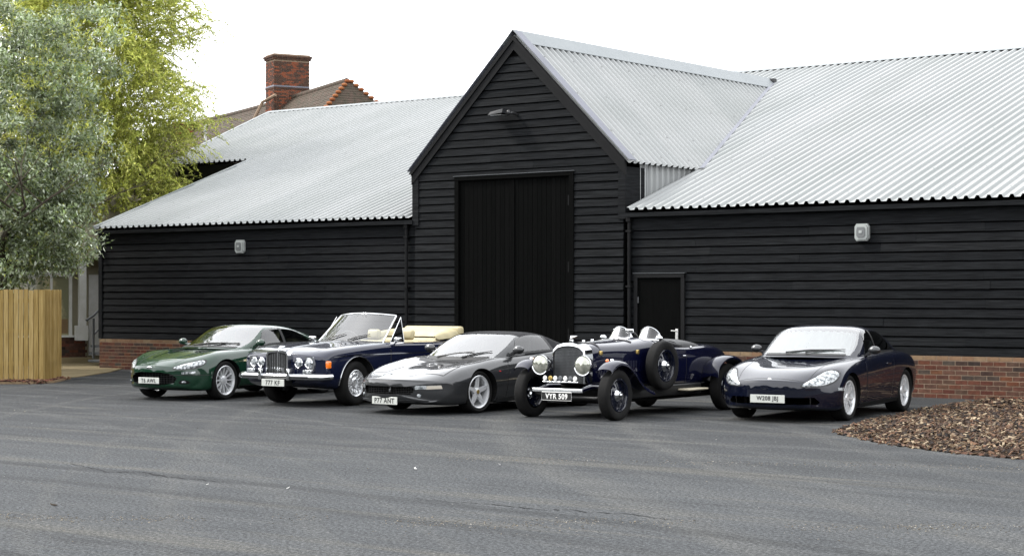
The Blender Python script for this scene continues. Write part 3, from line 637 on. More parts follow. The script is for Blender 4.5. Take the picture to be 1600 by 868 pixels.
# chimney
ch = MB(); x0, x1, y0, y1 = -7.0, -6.0, -.9, .72; ZT = ZR+1.72
ch.box(x0, x1, y0, y1, ZR-2.2, ZT-.25); ch.box(x0-.05, x1+.05, y0-.05, y1+.05, ZT-.25, ZT-.16).box(x0-.09, x1+.09, y0-.09, y1+.09, ZT-.16, ZT-.06).box(x0-.02, x1+.02, y0-.02, y1+.02, ZT-.06, ZT)
cho = ch.obj('chimney', M['mortar'], th)
br = MB(); br.cur = 0; zc = ZR-2.2; c = 0
mats = [M['chim'], M['chim_dark']]
while zc < ZT-.33:
    off = .11 if c % 2 else 0
    x = x0-off
    while x < x1:
        xa, xb = max(x0, x), min(x1, x+.22)
        if xb-xa > .05: br.cur = 1 if R.random() < .18 or xa < x0+.25 and c % 2 or xb > x1-.25 and R.random() < .4 else 0; br.box(xa+.004, xb-.004, y0-.012, y0+.02, zc, zc+.066)
        x += .225
    y = y0-off
    while y < y1:
        ya, yb = max(y0, y), min(y1, y+.22)
        if yb-ya > .05: br.cur = 1 if R.random() < .3 else 0; br.box(x0-.012, x0+.02, ya+.004, yb-.004, zc, zc+.066)
        y += .225
    y = y0-off
    while y < y1:
        ya, yb = max(y0, y), min(y1, y+.22)
        if yb-ya > .05: br.cur = 1 if R.random() < .16 or ya < y0+.24 and c % 2 or yb > y1-.24 and R.random() < .5 else 0; br.box(x1-.02, x1+.012, ya+.004, yb-.004, zc, zc+.066)
        y += .225
    zc += .075; c += 1
tag(br.obj('chimney_bricks', mats, cho, fix=False), kind='stuff')
m = MB(); m.box(x0-.03, x1+.03, y0-.03, y1, ZR+.30, ZR+.36); m.obj('string_course', M['flash'], cho); m = MB(); m.box(x0-.03, x1+.03, y0-.025, y1, ZR+.22, ZR+.30); m.obj('string_course', M['chim_dark'], cho)
br = MB()
for zz, ee in ((ZT-.245, .06), (ZT-.155, .1)):
    x = x0-ee
    while x < x1+ee-.05: br.box(x+.004, min(x+.22, x1+ee)-.004, y0-ee, y0-ee+.05, zz, zz+.08); x += .225
    y = y0-ee
    while y < y1+ee-.05: br.box(x1+ee-.05, x1+ee, y+.004, min(y+.22, y1+ee)-.004, zz, zz+.08); y += .225
tag(br.obj('chimney_bricks', M['chim_dark'], cho, fix=False), kind='stuff')
m = MB(); m.add([(x1+.02, y0-.04, ZR-.25), (x1+.45, y0-.5, ZR-.42), (x0+.5, y0-1.6, ZR-1.75), (x0-.05, y0-1.6, ZR-1.75), (x0-.02, y0-.9, ZR-1.35)], [(0, 1, 2, 3, 4)]); 
m = MB(); m.tube([(x1+.3, y0-.05, ZR-.1), (x1-.5, y0-.35, ZR-.35), (x0+.35, -1.9, ZR-SP*1.9+.06), (x0-.3, -2.4, ZR-SP*2.4+.06)], .07, 6); m.obj('mortar_fillet', M['mortar'], rto)
bc = at_px(292, 205, 90); ch2 = empty('brick_stack', (bc.x, bc.y, 0), .5, 'small red brick stack at the left end of the tiled roof behind the willow', 'chimney'); m = MB(); m.box(-.5, .5, -.5, .5, 5, bc.z+.4); m.box(-.56, .56, -.56, .56, bc.z+.28, bc.z+.40); m.obj('shaft', M['chim'], ch2)
ap = at_px(321, 222, 63); ae = empty('vent_pipe', (ap.x, ap.y, 0), 0, 'thin pale pipe standing behind the left roof end', 'pipe')
m = MB(); m.tube([(0, 0, 4.0), (0, 0, 7.75)], .045, 8); m.obj('shaft', M['white'], ae, 40)
for k in range(6): m = MB(); m.tube([(0, 0, 5.6+k*.35), (0, 0, 5.66+k*.35)], .06, 8); m.obj('collar', M['grey_metal'], ae, 40)

# ------------------------------------------------------------------ trees
def leaves_obj(name, C, D, N_, Ls, Ws, cols, parent):
    """C centres, D long axes, N_ sideways axes (n,3): kite shaped leaves folded along the midrib"""
    n = len(C); L = Ls[:, None]; W = Ws[:, None]; up = np.cross(D, N_)
    V = np.stack([C-D*L*.5, C+N_*W*.5-D*L*.05+up*W*.18, C+D*L*.5, C-N_*W*.5-D*L*.05+up*W*.18], 1).reshape(-1, 3)
    i = 4*np.arange(n); F = np.concatenate([np.stack([i, i+1, i+2], 1), np.stack([i, i+2, i+3], 1)])
    me = bpy.data.meshes.new(name); me.vertices.add(4*n); me.vertices.foreach_set('co', V.ravel().astype(np.float32))
    me.loops.add(6*n); me.polygons.add(2*n); me.loops.foreach_set('vertex_index', F.ravel().astype(np.int32))
    me.polygons.foreach_set('loop_start', (3*np.arange(2*n)).astype(np.int32)); me.update(calc_edges=True); me.validate()
    ca = me.color_attributes.new('tint', 'FLOAT_COLOR', 'POINT'); ca.data.foreach_set('color', np.repeat(np.c_[cols, np.ones(n)], 4, 0).ravel().astype(np.float32))
    me.materials.append(M['leaf']); return link(name, me, parent)
def unit(a): return a/np.linalg.norm(a, axis=1, keepdims=True)
def limb(mb, p, d, L, r, depth, tips, rr, droop=0.0, spread=.6, kids=3):
    pts = [Vector(p)]; rad = [r]; d = Vector(d).normalized(); n = 5
    for k in range(n):
        d = (d+Vector((rr.normal(0, .13), rr.normal(0, .13), rr.normal(0, .1)-droop))).normalized(); pts.append(pts[-1]+d*L/n); rad.append(r*(1-.55*(k+1)/n))
    mb.tube(pts, rad, 7 if depth > 1 else 5)
    if depth == 0: tips.append((pts[-1], d)); tips.append((pts[3], d)); return
    for k in range(kids):
        a = rr.uniform(0, 6.28); s = Vector((math.cos(a), math.sin(a), rr.uniform(-.1, .5))); i = 5 if k == 0 else rr.randint(2, 6)
        limb(mb, pts[i], d*(1-spread*.5)+s*spread, L*rr.uniform(.62, .85), rad[i]*.75, depth-1, tips, rr, droop, spread, kids)
# silver-leaved tree in front
def silver_tree(base, label, seed, crown_c, crown_r, nclump, nleaf, H):
    rr = np.random.RandomState(seed); t = empty('silver_leaved_tree', base, 0, label, 'tree', None)
    mb = MB(); tips = []; mb.tube([(0, 0, 0), (.05, 0, 1.2), (.0, .05, 2.2)], [.2, .16, .15], 9)
    for k in range(6):
        a = k*1.05+.3; limb(mb, (0, .03, 2.0+.08*k), (math.cos(a)*.75, math.sin(a)*.75, .9), H*.36, .085, 3, tips, rr, .0, .75, 3)
    mb.obj('trunk', M['bark'], t, 60)
    # clumps spread through the crown volume with an uneven shell
    cc = []
    while len(cc) < nclump:
        v = rr.normal(0, 1, 3); v /= np.linalg.norm(v); rad = rr.uniform(.25, 1)**.5
        lump = 1+.16*math.sin(3.1*v[0]+1.7*v[2]+seed)+.13*math.sin(4.3*v[1]-2.2*v[2]); p = np.array(crown_c)+v*np.array(crown_r)*rad*lump
        cc.append(p)
    for k in range(nclump//3):
        v = rr.normal(0, 1, 3); v /= np.linalg.norm(v); cc[k] = np.array([crown_c[0], crown_c[1], 3.3])+v*np.array([crown_r[0]*1.02, crown_r[1]*.9, 1.45])*rr.uniform(.3, 1)**.5
    cc = np.array(cc); cr = rr.uniform(.18, .46, nclump)
    idx = rr.randint(0, nclump, nleaf); off = rr.normal(0, 1, (nleaf, 3)); off = unit(off)*(rr.uniform(0, 1, (nleaf, 1))**.45)
    C = cc[idx]+off*cr[idx][:, None]*np.array([1.15, 1.15, .75])
    D = unit(off*.7+rr.normal(0, .6, (nleaf, 3))+np.array([0, 0, -.12])); Nn = unit(np.cross(D, rr.normal(0, .5, (nleaf, 3))+np.array([0, 0, 1.0])))
    tone = rr.uniform(.5, 1.5, nclump)[idx]*rr.uniform(.6, 1.6, nleaf)
    pal = np.array([(.135, .165, .09), (.20, .23, .16), (.08, .108, .04), (.31, .335, .27), (.16, .175, .05)])
    col = pal[rr.choice(5, nleaf, p=[.32, .24, .24, .08, .12])]*tone[:, None]*1.5
    leaves_obj('crown', C, D, Nn, rr.uniform(.07, .15, nleaf), rr.uniform(.032, .06, nleaf), col, t); return t
silver_tree(at_px(8, 560, 41.0)[:2]+(0,), 'large silver green leaved tree behind the pine fence at the left', 5, (.2, .1, 5.6), (1.95, 2.1, 3.9), 520, 62000, 6.0)
silver_tree(at_px(-130, 560, 42.5)[:2]+(0,), 'silver green leaved tree at the far left edge, mostly out of view', 9, (.0, .0, 6.4), (2.2, 2.2, 4.2), 380, 36000, 6.5)
# weeping yellow-green willow
def willow(base, seed, label, crown_r, top, nstr, off=(0, 0)):
    rr = np.random.RandomState(seed); t = empty('weeping_willow', base, 0, label, 'tree')
    mb = MB(); tips = []; mb.tube([(0, 0, 0), (.1, 0, 1.6), (.0, .1, 3.2)], [.34, .27, .24], 10)
    for k in range(7):
        a = k*.9; limb(mb, (0, .08, 3.0+.12*k), (math.cos(a)*.7, math.sin(a)*.7, 1.25), top*.155, .10, 3, tips, rr, .01, .7, 3)
    C = []; D = []; T = []; tw = MB()
    for s in range(nstr):
        a = rr.uniform(0, 6.28); u = rr.uniform(0, 1)**.55; zz = rr.uniform(0, 1)
        lump = 1+.14*math.sin(3*a+seed)+.1*math.sin(7*a)
        rad = u*crown_r*lump*math.sqrt(max(.05, 1-(max(0, zz-.45)/.58)**2))*(.82+.25*math.sin(zz*17+2*math.sin(a*2)))
        p = np.array([rad*math.cos(a)+off[0], rad*math.sin(a)+off[1], top*(.34+.66*zz)]); L = rr.uniform(.4, 1.25); out = np.array([math.cos(a), math.sin(a), 0])*rr.uniform(.1, .55)
        n = int(L/.032); tone = rr.uniform(.62, 1.3); q = p.copy(); d = out+np.array([0, 0, .35]); st = L/n; pts = [q.copy()]
        for k in range(n):
            d = d+np.array([rr.normal(0, .05), rr.normal(0, .05), -.06]); d = d/np.linalg.norm(d); q = q+d*st
            if q[2] < 2.0: break
            C.append(q.copy()); D.append(d.copy()); T.append(tone)
            if k % 9 == 0: pts.append(q.copy())
        if s % 3 == 0 and len(pts) > 2: tw.tube(pts, .006, 3, False)
    mb.obj('trunk', M['bark'], t, 60); tag(tw.obj('twigs', pm('yellow_twig', (.2, .17, .05), .7), t, fix=False), kind='stuff')
    C = np.array(C); D = np.array(D); T = np.array(T); n = len(C)
    D2 = unit(D*.7+rr.normal(0, .5, (n, 3))); Nn = unit(np.cross(D2, rr.normal(0, .6, (n, 3))+np.array([0, 0, .8]))); C = C+D2*.035
    pal = np.array([(.27, .29, .055), (.36, .37, .09), (.17, .205, .04), (.42, .42, .13), (.23, .26, .06)])
    col = pal[rr.choice(5, n, p=[.32, .25, .2, .08, .15])]*(T*rr.uniform(.75, 1.25, n))[:, None]*1.45
    leaves_obj('crown', C, D2, Nn, rr.uniform(.08, .15, n), rr.uniform(.026, .042, n), col, t); return n
wb = at_px(158, 560, 49.5)
nw = willow((wb.x, wb.y, 0), 4, 'weeping yellow green willow between the silver tree and the barn roof', 2.5, 11.2, 7000)
wb = at_px(20, 560, 54)
willow((wb.x, wb.y, 0), 8, 'yellow green willow further back behind the silver tree', 2.9, 10.5, 2600)

# tree belt added behind the photographer to darken the low sky (seen only in the cars' glass and paint)
rr = np.random.RandomState(21); nbelt = 26000; ang = rr.uniform(math.radians(150), math.radians(318), nbelt); hh = 6.5+2.6*np.sin(ang*9)+1.4*np.sin(ang*23+1); zz = hh*rr.uniform(0, 1, nbelt)**.8
rad = 47+3*np.sin(ang*13)+rr.uniform(-2.2, 2.2, nbelt)*np.sqrt(np.maximum(.05, 1-(zz/(hh+.1))**2)); C_ = np.stack([9+rad*np.cos(ang), -9+rad*np.sin(ang), zz], 1)
D_ = unit(rr.normal(0, 1, (nbelt, 3))); N_b = unit(np.cross(D_, rr.normal(0, 1, (nbelt, 3)))); cb = np.array([(.05, .075, .022), (.075, .095, .03), (.035, .055, .018)])[rr.randint(0, 3, nbelt)]
ob = leaves_obj('added_tree_belt', C_, D_, N_b, rr.uniform(.6, 1.3, nbelt), rr.uniform(.4, .9, nbelt), cb, None); tag(ob, 'unseen belt of green trees added behind the camera', 'trees', kind='stuff')
# ------------------------------------------------------------------ car toolkit
def paint(name, c, rough=.28, metal=0.0, flake=None):
    m = pm(name, c, rough, metal=metal, spec=.05, coat=1.0, coat_rough=.015); m.node_tree.nodes['Principled BSDF'].inputs['Coat IOR'].default_value = 1.52; return m
M['blue'] = paint('dark_blue_paint', (.003, .005, .018)); M['navy'] = paint('midnight_blue_paint', (.002, .003, .009))
M['royal'] = paint('deep_royal_blue_paint', (.0016, .0022, .012))
M['green'] = paint('racing_green_paint', (.004, .022, .011)); M['silver'] = paint('graphite_silver_paint', (.028, .029, .0305), .35, .45)
M['chrome'] = pm('chrome', (.55, .56, .57), .08, metal=1.0); M['alloy'] = pm('silver_alloy', (.68, .69, .7), .3, metal=.55)
M['alloy_d'] = pm('polished_alloy', (.62, .63, .64), .25, metal=.75)
M['tyre'] = pm('tyre_rubber', (.006, .006, .006), .8, spec=.12, col2=(.0095, .0092, .009), nscale=6); M['trim'] = pm('black_trim', (.008, .008, .008), .45, spec=.4)
M['mesh_d'] = pm('dark_grille', (.012, .012, .013), .5); M['disc'] = pm('brake_disc', (.12, .12, .12), .4, metal=.6)
M['under'] = pm('underbody', (.006, .006, .006), .9, spec=.1)
M['cream'] = pm('cream_leather', (.36, .315, .19), .5, spec=.3, col2=(.30, .26, .155), nscale=7); M['black_leather'] = pm('black_leather', (.015, .015, .016), .5)
M['fabric'] = pm('black_hood_fabric', (.014, .0145, .016), .85, spec=.15, col2=(.02, .02, .022), nscale=30, bump=.1)
M['amber'] = pm('amber_lens', (.75, .16, .01), .15, spec=.6, coat=1); M['red'] = pm('red_lens', (.45, .02, .02), .15, coat=1)
M['plate_w'] = pm('white_plate', (.43, .44, .41), .35); M['plate_k'] = pm('black_plate', (.01, .01, .01), .35); M['char_k'] = pm('plate_characters', (.012, .012, .012), .5); M['char_s'] = pm('silver_characters', (.72, .72, .7), .4)
M['lens'] = pm('headlamp_lens', (.09, .10, .105), .08, spec=.5, coat=.6, col2=(.42, .44, .45), nscale=26, lo=.42, hi=.56, metal=.2)
M['vlens'] = pm('old_lamp_glass', (.2, .21, .17), .08, spec=.8, metal=.55, coat=1, col2=(.42, .42, .36), nscale=14)
M['shade'] = pm('silver_sunshade', (.72, .75, .74), .35, metal=.1)
M['brass'] = pm('brass', (.5, .36, .12), .3, metal=.8); M['enamel'] = pm('badge_enamel', (.6, .6, .58), .3)
M['wood'] = pm('pale_wood', (.4, .36, .27), .5)
def glass_mat(name, ior, tint):
    m = bpy.data.materials.new(name); m.use_nodes = True; N, L = m.node_tree.nodes, m.node_tree.links
    N.remove(N['Principled BSDF']); tr = N.new('ShaderNodeBsdfTransparent'); tr.inputs[0].default_value = c4(tint); gl = N.new('ShaderNodeBsdfGlossy'); gl.inputs['Roughness'].default_value = .01; gl.inputs['Color'].default_value = (1, 1, 1, 1)
    fr = N.new('ShaderNodeFresnel'); fr.inputs[0].default_value = ior; mx = N.new('ShaderNodeMixShader')
    L.new(fr.outputs[0], mx.inputs[0]); L.new(tr.outputs[0], mx.inputs[1]); L.new(gl.outputs[0], mx.inputs[2]); L.new(mx.outputs[0], N['Material Output'].inputs['Surface']); return m
M['glass'] = glass_mat('car_glass', 1.75, (.42, .46, .45)); M['screen'] = glass_mat('windscreen_glass', 3.0, (.82, .86, .85)); M['clear_screen'] = glass_mat('flat_windscreen_glass', 1.9, (.75, .8, .8)); M['clear'] = glass_mat('clear_glass', 1.7, (.85, .88, .88))

class Surf:
    """bicubic B-spline through (nearly) a control net [section][point]; mirrored about y=0 at flagged ends"""
    def __init__(s, net, sym0=True, sym1=True, fit=3):
        T = np.array(net, float); s.sym0, s.sym1 = sym0, sym1; P = T.copy()
        for _ in range(fit): P = P+(T-s.lim(s.lim(P, 0), 1))
        s.P = P; s.N, s.M = P.shape[:2]
        e = s.ext(s.ext(P, 0), 1); s.E = e
    def ext(s, P, ax):
        P = np.moveaxis(P, ax, 0)
        if ax == 1:
            fl = np.array([1, -1, 1.0]); a = P[1]*fl if s.sym0 else 2*P[0]-P[1]; b = P[-2]*fl if s.sym1 else 2*P[-1]-P[-2]
        else: a = 2*P[0]-P[1]; b = 2*P[-1]-P[-2]
        return np.moveaxis(np.concatenate([a[None], P, b[None]]), 0, ax)
    def lim(s, P, ax):
        e = np.moveaxis(s.ext(P, ax), ax, 0); return np.moveaxis((e[:-2]+4*e[1:-1]+e[2:])/6, 0, ax)
    @staticmethod
    def bas(t): return np.stack([(1-t)**3, 3*t**3-6*t**2+4, -3*t**3+3*t**2+3*t+1, t**3], -1)/6
    def ev(s, u, v):
        u = np.asarray(u, float); v = np.asarray(v, float); flip = v > s.M-1; v = np.where(flip, 2*(s.M-1)-v, v)
        iu = np.clip(np.floor(u).astype(int), 0, s.N-2); iv = np.clip(np.floor(v).astype(int), 0, s.M-2); bu = s.bas(u-iu); bv = s.bas(v-iv); r = 0
        for a in range(4):
            for b in range(4): r = r+(bu[..., a]*bv[..., b])[..., None]*s.E[iu+a, iv+b]
        r[..., 1] = np.where(flip, -r[..., 1], r[..., 1]); return r
    def nrm(s, u, v):
        h = .02; n = np.cross(s.ev(np.minimum(u+h, s.N-1), v)-s.ev(np.maximum(u-h, 0), v), s.ev(u, v+h)-s.ev(u, np.maximum(v-h, 0))); return n/np.maximum(1e-9, np.linalg.norm(n, axis=-1, keepdims=True))
    def mesh(s, su, sv, mat, hole=None, close=False, smooth=40):
        us = np.linspace(0, s.N-1, (s.N-1)*su+1); vs_ = np.linspace(0, 2*(s.M-1), 2*(s.M-1)*sv+1) if s.sym1 else np.linspace(0, s.M-1, (s.M-1)*sv+1)
        U, V = np.meshgrid(us, vs_, indexing='ij'); P = s.ev(U, V); nu, nv = U.shape; mb = MB(); mb.v = [tuple(p) for p in P.reshape(-1, 3)]
        for i in range(nu-1):
            for j in range(nv-1):
                if hole:
                    uc = (us[i]+us[i+1])/2; vc = (vs_[j]+vs_[j+1])/2; vc = min(vc, 2*(s.M-1)-vc)
                    if hole(uc, vc): continue
                mb.f.append((i*nv+j, (i+1)*nv+j, (i+1)*nv+j+1, i*nv+j+1)); mb.mi.append(0)
        me = mb.mesh('b', mat, smooth); return me
def orient_out(mb_obj): pass
def patch_uv(S, lower, upper, off, mat, name, parent, m=16, n=8, mirror=True, skirt=.012, both=True):
    """sheet between two uv polylines on S, lifted off along the normal; mirrored twin is a second object"""
    def rs(pl, k):
        pl = np.array(pl, float); d = np.r_[0, np.cumsum(np.linalg.norm(np.diff(pl, axis=0), axis=1))]; t = np.linspace(0, d[-1], k); return np.stack([np.interp(t, d, pl[:, i]) for i in (0, 1)], 1)
    A, B = rs(lower, m+1), rs(upper, m+1); t = np.linspace(0, 1, n+1)[:, None, None]; UV = A[None]*(1-t)+B[None]*t
    P = S.ev(UV[..., 0], UV[..., 1]); Nn = S.nrm(UV[..., 0], UV[..., 1])
    cen = np.array([P[..., 0].mean(), 0, .5]); sg = np.sign(((P-cen)*Nn).sum(-1).mean()) or 1; Nn = Nn*sg
    Q = P+Nn*off; return sheet(Q, Nn, mat, name, parent, skirt, mirror)
def sheet(Q, Nn, mat, name, parent, skirt=.012, mirror=False):
    n, m = Q.shape[0]-1, Q.shape[1]-1; out = []
    for sg in ((1, -1) if mirror else (1,)):
        mb = MB(); fl = np.array([1, sg, 1.0]); mb.v = [tuple(p*fl) for p in Q.reshape(-1, 3)]
        for i in range(n):
            for j in range(m): mb.f.append((i*(m+1)+j, i*(m+1)+j+1, (i+1)*(m+1)+j+1, (i+1)*(m+1)+j)); mb.mi.append(0)
        if skirt:
            ring = [(0, j) for j in range(m)]+[(i, m) for i in range(n)]+[(n, j) for j in range(m, 0, -1)]+[(i, 0) for i in range(n, 0, -1)]
            b = len(mb.v)
            for i, j in ring: mb.v.append(tuple((Q[i, j]-Nn[i, j]*skirt)*fl))
            k = len(ring)
            for a in range(k): i0, j0 = ring[a]; i1, j1 = ring[(a+1) % k]; mb.f.append((i0*(m+1)+j0, i1*(m+1)+j1, b+(a+1) % k, b+a)); mb.mi.append(0)
        out.append(mb.obj(name, mat, parent, 40))
    return out
class Proj:
    def __init__(s, me): s.bvh = BVHTree.FromPolygons([v.co[:] for v in me.vertices], [p.vertices[:] for p in me.polygons])
    def hit(s, a, b, view):
        o, d = {'F': ((4, a, b), (-1, 0, 0)), 'S': ((a, 4, b), (0, -1, 0)), 'T': ((a, b, 4), (0, 0, -1)), 'B': ((-8, a, b), (1, 0, 0))}[view]
        h, n, i, dist = s.bvh.ray_cast(Vector(o), Vector(d))
        if h is None:
            h, n, i, dist = s.bvh.find_nearest(Vector(o)+Vector(d)*(4 if view != 'B' else 6))
        if n.dot(Vector(d)) > 0: n = -n
        return h, n
    def quad(s, lower, upper, view, off, mat, name, parent, m=14, n=8, mirror=True, skirt=.012):
        def rs(pl, k):
            pl = np.array(pl, float); d = np.r_[0, np.cumsum(np.linalg.norm(np.diff(pl, axis=0), axis=1))]; t = np.linspace(0, d[-1], k); return np.stack([np.interp(t, d, pl[:, i]) for i in (0, 1)], 1)
        A, B = rs(lower, m+1), rs(upper, m+1); t = np.linspace(0, 1, n+1)[:, None, None]; AB = A[None]*(1-t)+B[None]*t
        Q = np.zeros(AB.shape[:2]+(3,)); Nn = Q.copy()
        for i in range(n+1):
            for j in range(m+1): h, nn = s.hit(AB[i, j, 0], AB[i, j, 1], view); Q[i, j] = h; Nn[i, j] = nn
        return sheet(Q+Nn*off, Nn, mat, name, parent, skirt, mirror)
    def blob(s, outline, view, off, mat, name, parent, dome=0, mirror=True, rings=(1, .85, .6, .3, .02), skirt=.015, k=28):
        """closed smooth outline (2-D control points) projected on the body, optionally domed"""
        P = np.array(outline, float); n = len(P); pts = []
        for a in range(k):
            t = a/k*n; i = int(t); f = t-i; p0, p1, p2, p3 = P[(i-1) % n], P[i % n], P[(i+1) % n], P[(i+2) % n]
            pts.append(.5*((2*p1)+(p2-p0)*f+(2*p0-5*p1+4*p2-p3)*f*f+(3*p1-p0-3*p2+p3)*f**3))
        pts = np.array(pts); c = pts.mean(0); Q = []; Nn = []
        for r_ in rings:
            qa = []; na = []
            for p in pts: q = c+(p-c)*r_; h, nn = s.hit(q[0], q[1], view); qa.append(h+nn*(off+dome*(1-r_*r_))); na.append(nn)
            Q.append(qa); Nn.append(na)
        out = []
        for sg in ((1, -1) if mirror else (1,)):
            mb = MB()
            for ring, nr in zip([[Vector(q)-Vector(m_)*skirt for q, m_ in zip(Q[0], Nn[0])]]+Q, [0]*9):
                for q in ring: mb.v.append((q[0], q[1]*sg, q[2]))
            for r_ in range(len(rings)):
                for a in range(k): mb.f.append((r_*k+a, r_*k+(a+1) % k, (r_+1)*k+(a+1) % k, (r_+1)*k+a)); mb.mi.append(0)
            mb.f.append(tuple(len(rings)*k+a for a in range(k))); mb.mi.append(0)
            out.append(mb.obj(name, mat, parent, 45))
        return out
    def line(s, pts, view, w, off, mat, name, parent, mirror=True, sub=10):
        """raised thin strip following the surface"""
        P = np.array(pts, float); d = np.r_[0, np.cumsum(np.linalg.norm(np.diff(P, axis=0), axis=1))]; t = np.linspace(0, d[-1], max(4, sub*(len(P)-1))); C = np.stack([np.interp(t, d, P[:, i]) for i in (0, 1)], 1)
        T = np.gradient(C, axis=0); T /= np.linalg.norm(T, axis=1, keepdims=True); S_ = np.stack([-T[:, 1], T[:, 0]], 1)*w/2
        return s.quad(C-S_, C+S_, view, off, mat, name, parent, m=len(C)-1, n=1, mirror=mirror, skirt=off+.002)

def body_net(secs, cap_f, cap_r):
    """secs: (x, bend, [(y,z)...]) front to rear; planar sections bent back in plan; rounded caps added at both ends"""
    out = []
    def sec(x, bend, pts, sc=1, zc=None, dx=0, p=2.4):
        W = max(y for y, z in pts); zc = (pts[0][1]+pts[-1][1])/2 if zc is None else zc
        return [(x+dx-bend*(min(1, y*sc/W))**p, y*sc, zc+(z-zc)*sc) for y, z in pts]
    x, b, p = secs[0]
    for sc, dx in cap_f: out.append(sec(x, b, p, sc, dx=dx))
    for x, b, p in secs: out.append(sec(x, b, p))
    x, b, p = secs[-1]
    for sc, dx in cap_r: out.append(sec(x, b, p, sc, dx=dx))
    return out
LOW = lambda zb: [(0, zb), (.62, zb)]
CAPF = [(0.001, .05), (.4, .048), (.75, .04), (.93, .022)]
CAPR = [(.93, -.03), (.7, -.05), (.35, -.058), (.001, -.06)]
def finish_body(S, name, mats, parent, cutters, su=6, sv=5):
    """closed body with wheel wells, mouths and cockpit cut out of it"""
    me = S.mesh(su, sv, mats[0], smooth=None); bm = bmesh.new(); bm.from_mesh(me); bmesh.ops.remove_doubles(bm, verts=bm.verts, dist=2e-4); bmesh.ops.dissolve_degenerate(bm, edges=bm.edges, dist=1e-5); bmesh.ops.recalc_face_normals(bm, faces=bm.faces); bm.to_mesh(me); bm.free()
    prj = Proj(me); o = bpy.data.objects.new(name, me); COL.objects.link(o); tmp = []
    for c in cutters:
        co = bpy.data.objects.new('cut', c); COL.objects.link(co); co.hide_render = True; tmp.append(co); md = o.modifiers.new('b', 'BOOLEAN'); md.operation = 'DIFFERENCE'; md.object = co; md.solver = 'EXACT'
    dg = bpy.context.evaluated_depsgraph_get(); dg.update(); m2 = bpy.data.meshes.new_from_object(o.evaluated_get(dg)); o.modifiers.clear(); o.data = m2
    for t in tmp: bpy.data.objects.remove(t)
    m2.materials.clear()
    for m in mats: m2.materials.append(m)
    idx = []
    for p in m2.polygons:
        h, n, i, d = prj.bvh.find_nearest(p.center); idx.append(1 if d > .0035 and len(mats) > 1 else 0)
    m2.polygons.foreach_set('material_index', idx); m2.polygons.foreach_set('use_smooth', [True]*len(m2.polygons)); m2.set_sharp_from_angle(angle=math.radians(38)); o.parent = parent; return o, prj
def cyl_cut(x, z, r, y0, y1):
    m = MB(); m.prism([(x+r*math.cos(2*math.pi*k/40), z+r*math.sin(2*math.pi*k/40)) for k in range(40)], 'y', y0, y1); return m.mesh('c', M['under'])
def arches(r, zc, wb, track, rr=None, yo=1.2):
    return [cyl_cut(0, zc, r, track/2-.16, yo), cyl_cut(0, zc, r, -yo, -track/2+.16), cyl_cut(-wb, zc, rr or r, track/2-.16, yo), cyl_cut(-wb, zc, rr or r, -yo, -track/2+.16)]
def tyre_mesh(r, w, rim):
    m = MB(); h = w/2; m.lathe([(rim-.01, -h*.72), (rim+.01, -h*.88), (rim+(r-rim)*.5, -h), (r-.018, -h*.93), (r-.004, -h*.78), (r, -h*.5), (r, h*.5), (r-.004, h*.78), (r-.018, h*.93), (rim+(r-rim)*.5, h), (rim+.01, h*.88), (rim-.01, h*.72)], 48); return m.mesh('tyre', M['tyre'], 50)
def spoke(m, a, r0, r1, w0, w1, y0, y1, t=.02, skew=0):
    """tapered spoke from radius r0 (face at y0) to r1 (face at y1) at angle a"""
    ca, sa = math.cos(a), math.sin(a)
    def P(r, w, y): return (r*ca-w*sa, y, r*sa+w*ca)
    m.hexa([P(r0, -w0+0, y0-t), P(r0, w0, y0-t), P(r1, w1+skew, y1-t), P(r1, -w1+skew, y1-t), P(r0, -w0*.8, y0), P(r0, w0*.8, y0), P(r1, w1*.8+skew, y1), P(r1, -w1*.8+skew, y1)])
def rim_base(m, R_, w):
    h = w/2; m.lathe([(R_+.004, h*.80), (R_+.012, h*.90), (R_+.004, h*.93), (R_-.012, h*.86), (R_-.024, h*.55), (R_-.03, -h*.6), (R_-.02, -h*.8)], 48)
def wheel_set(car, rim_me, tyre_f, tyre_r, rf, rrad, wb, tf, tr, back=None, steer=0):
    for x, y, r, ty in ((0, tf/2, rf, tyre_f), (0, -tf/2, rf, tyre_f), (-wb, tr/2, rrad, tyre_r), (-wb, -tr/2, rrad, tyre_r)):
        w = link('wheel', rim_me, car, (x, y, r), (0, 0, (0 if y > 0 else math.pi)+(steer if x == 0 else 0))); link('tyre', ty, w)
        if back: link('brake_disc', back, w)
def disc_mesh(r):
    m = MB(); m.lathe([(.02, -.01), (r, -.01), (r, -.03), (.02, -.03)], 32); return m.mesh('brake_disc', M['disc'], 40)
def plate(car, x, z, text, w=.52, h=.112, bg='plate_w', fg='char_k', tilt=0, y=0, frame=None):
    m = MB(); m.rbox(-.006, .006, -w/2, w/2, -h/2, h/2, .004); p = m.obj('number_plate', M[bg], car, loc=(x, y, z), rot=(0, tilt, 0))
    cu = bpy.data.curves.new('t', 'FONT'); cu.body = text; cu.size = .1; cu.extrude = .0008; cu.offset = .0022; cu.space_character = 1.12; to = bpy.data.objects.new('t', cu); COL.objects.link(to)
    dg = bpy.context.evaluated_depsgraph_get(); dg.update(); me = bpy.data.meshes.new_from_object(to.evaluated_get(dg)); bpy.data.objects.remove(to)
    co = np.array([v.co[:] for v in me.vertices]); mn, mx = co.min(0), co.max(0); k = h*.70/(mx[1]-mn[1]); kx = min(k*.92, w*.93/(mx[0]-mn[0])); 
    for v in me.vertices: v.co = Vector((.0075+v.co.z, (v.co.x-(mn[0]+mx[0])/2)*kx, (v.co.y-(mn[1]+mx[1])/2)*k))
    me.materials.clear(); me.materials.append(M[fg]); link('plate_lettering', me, p)
    return p
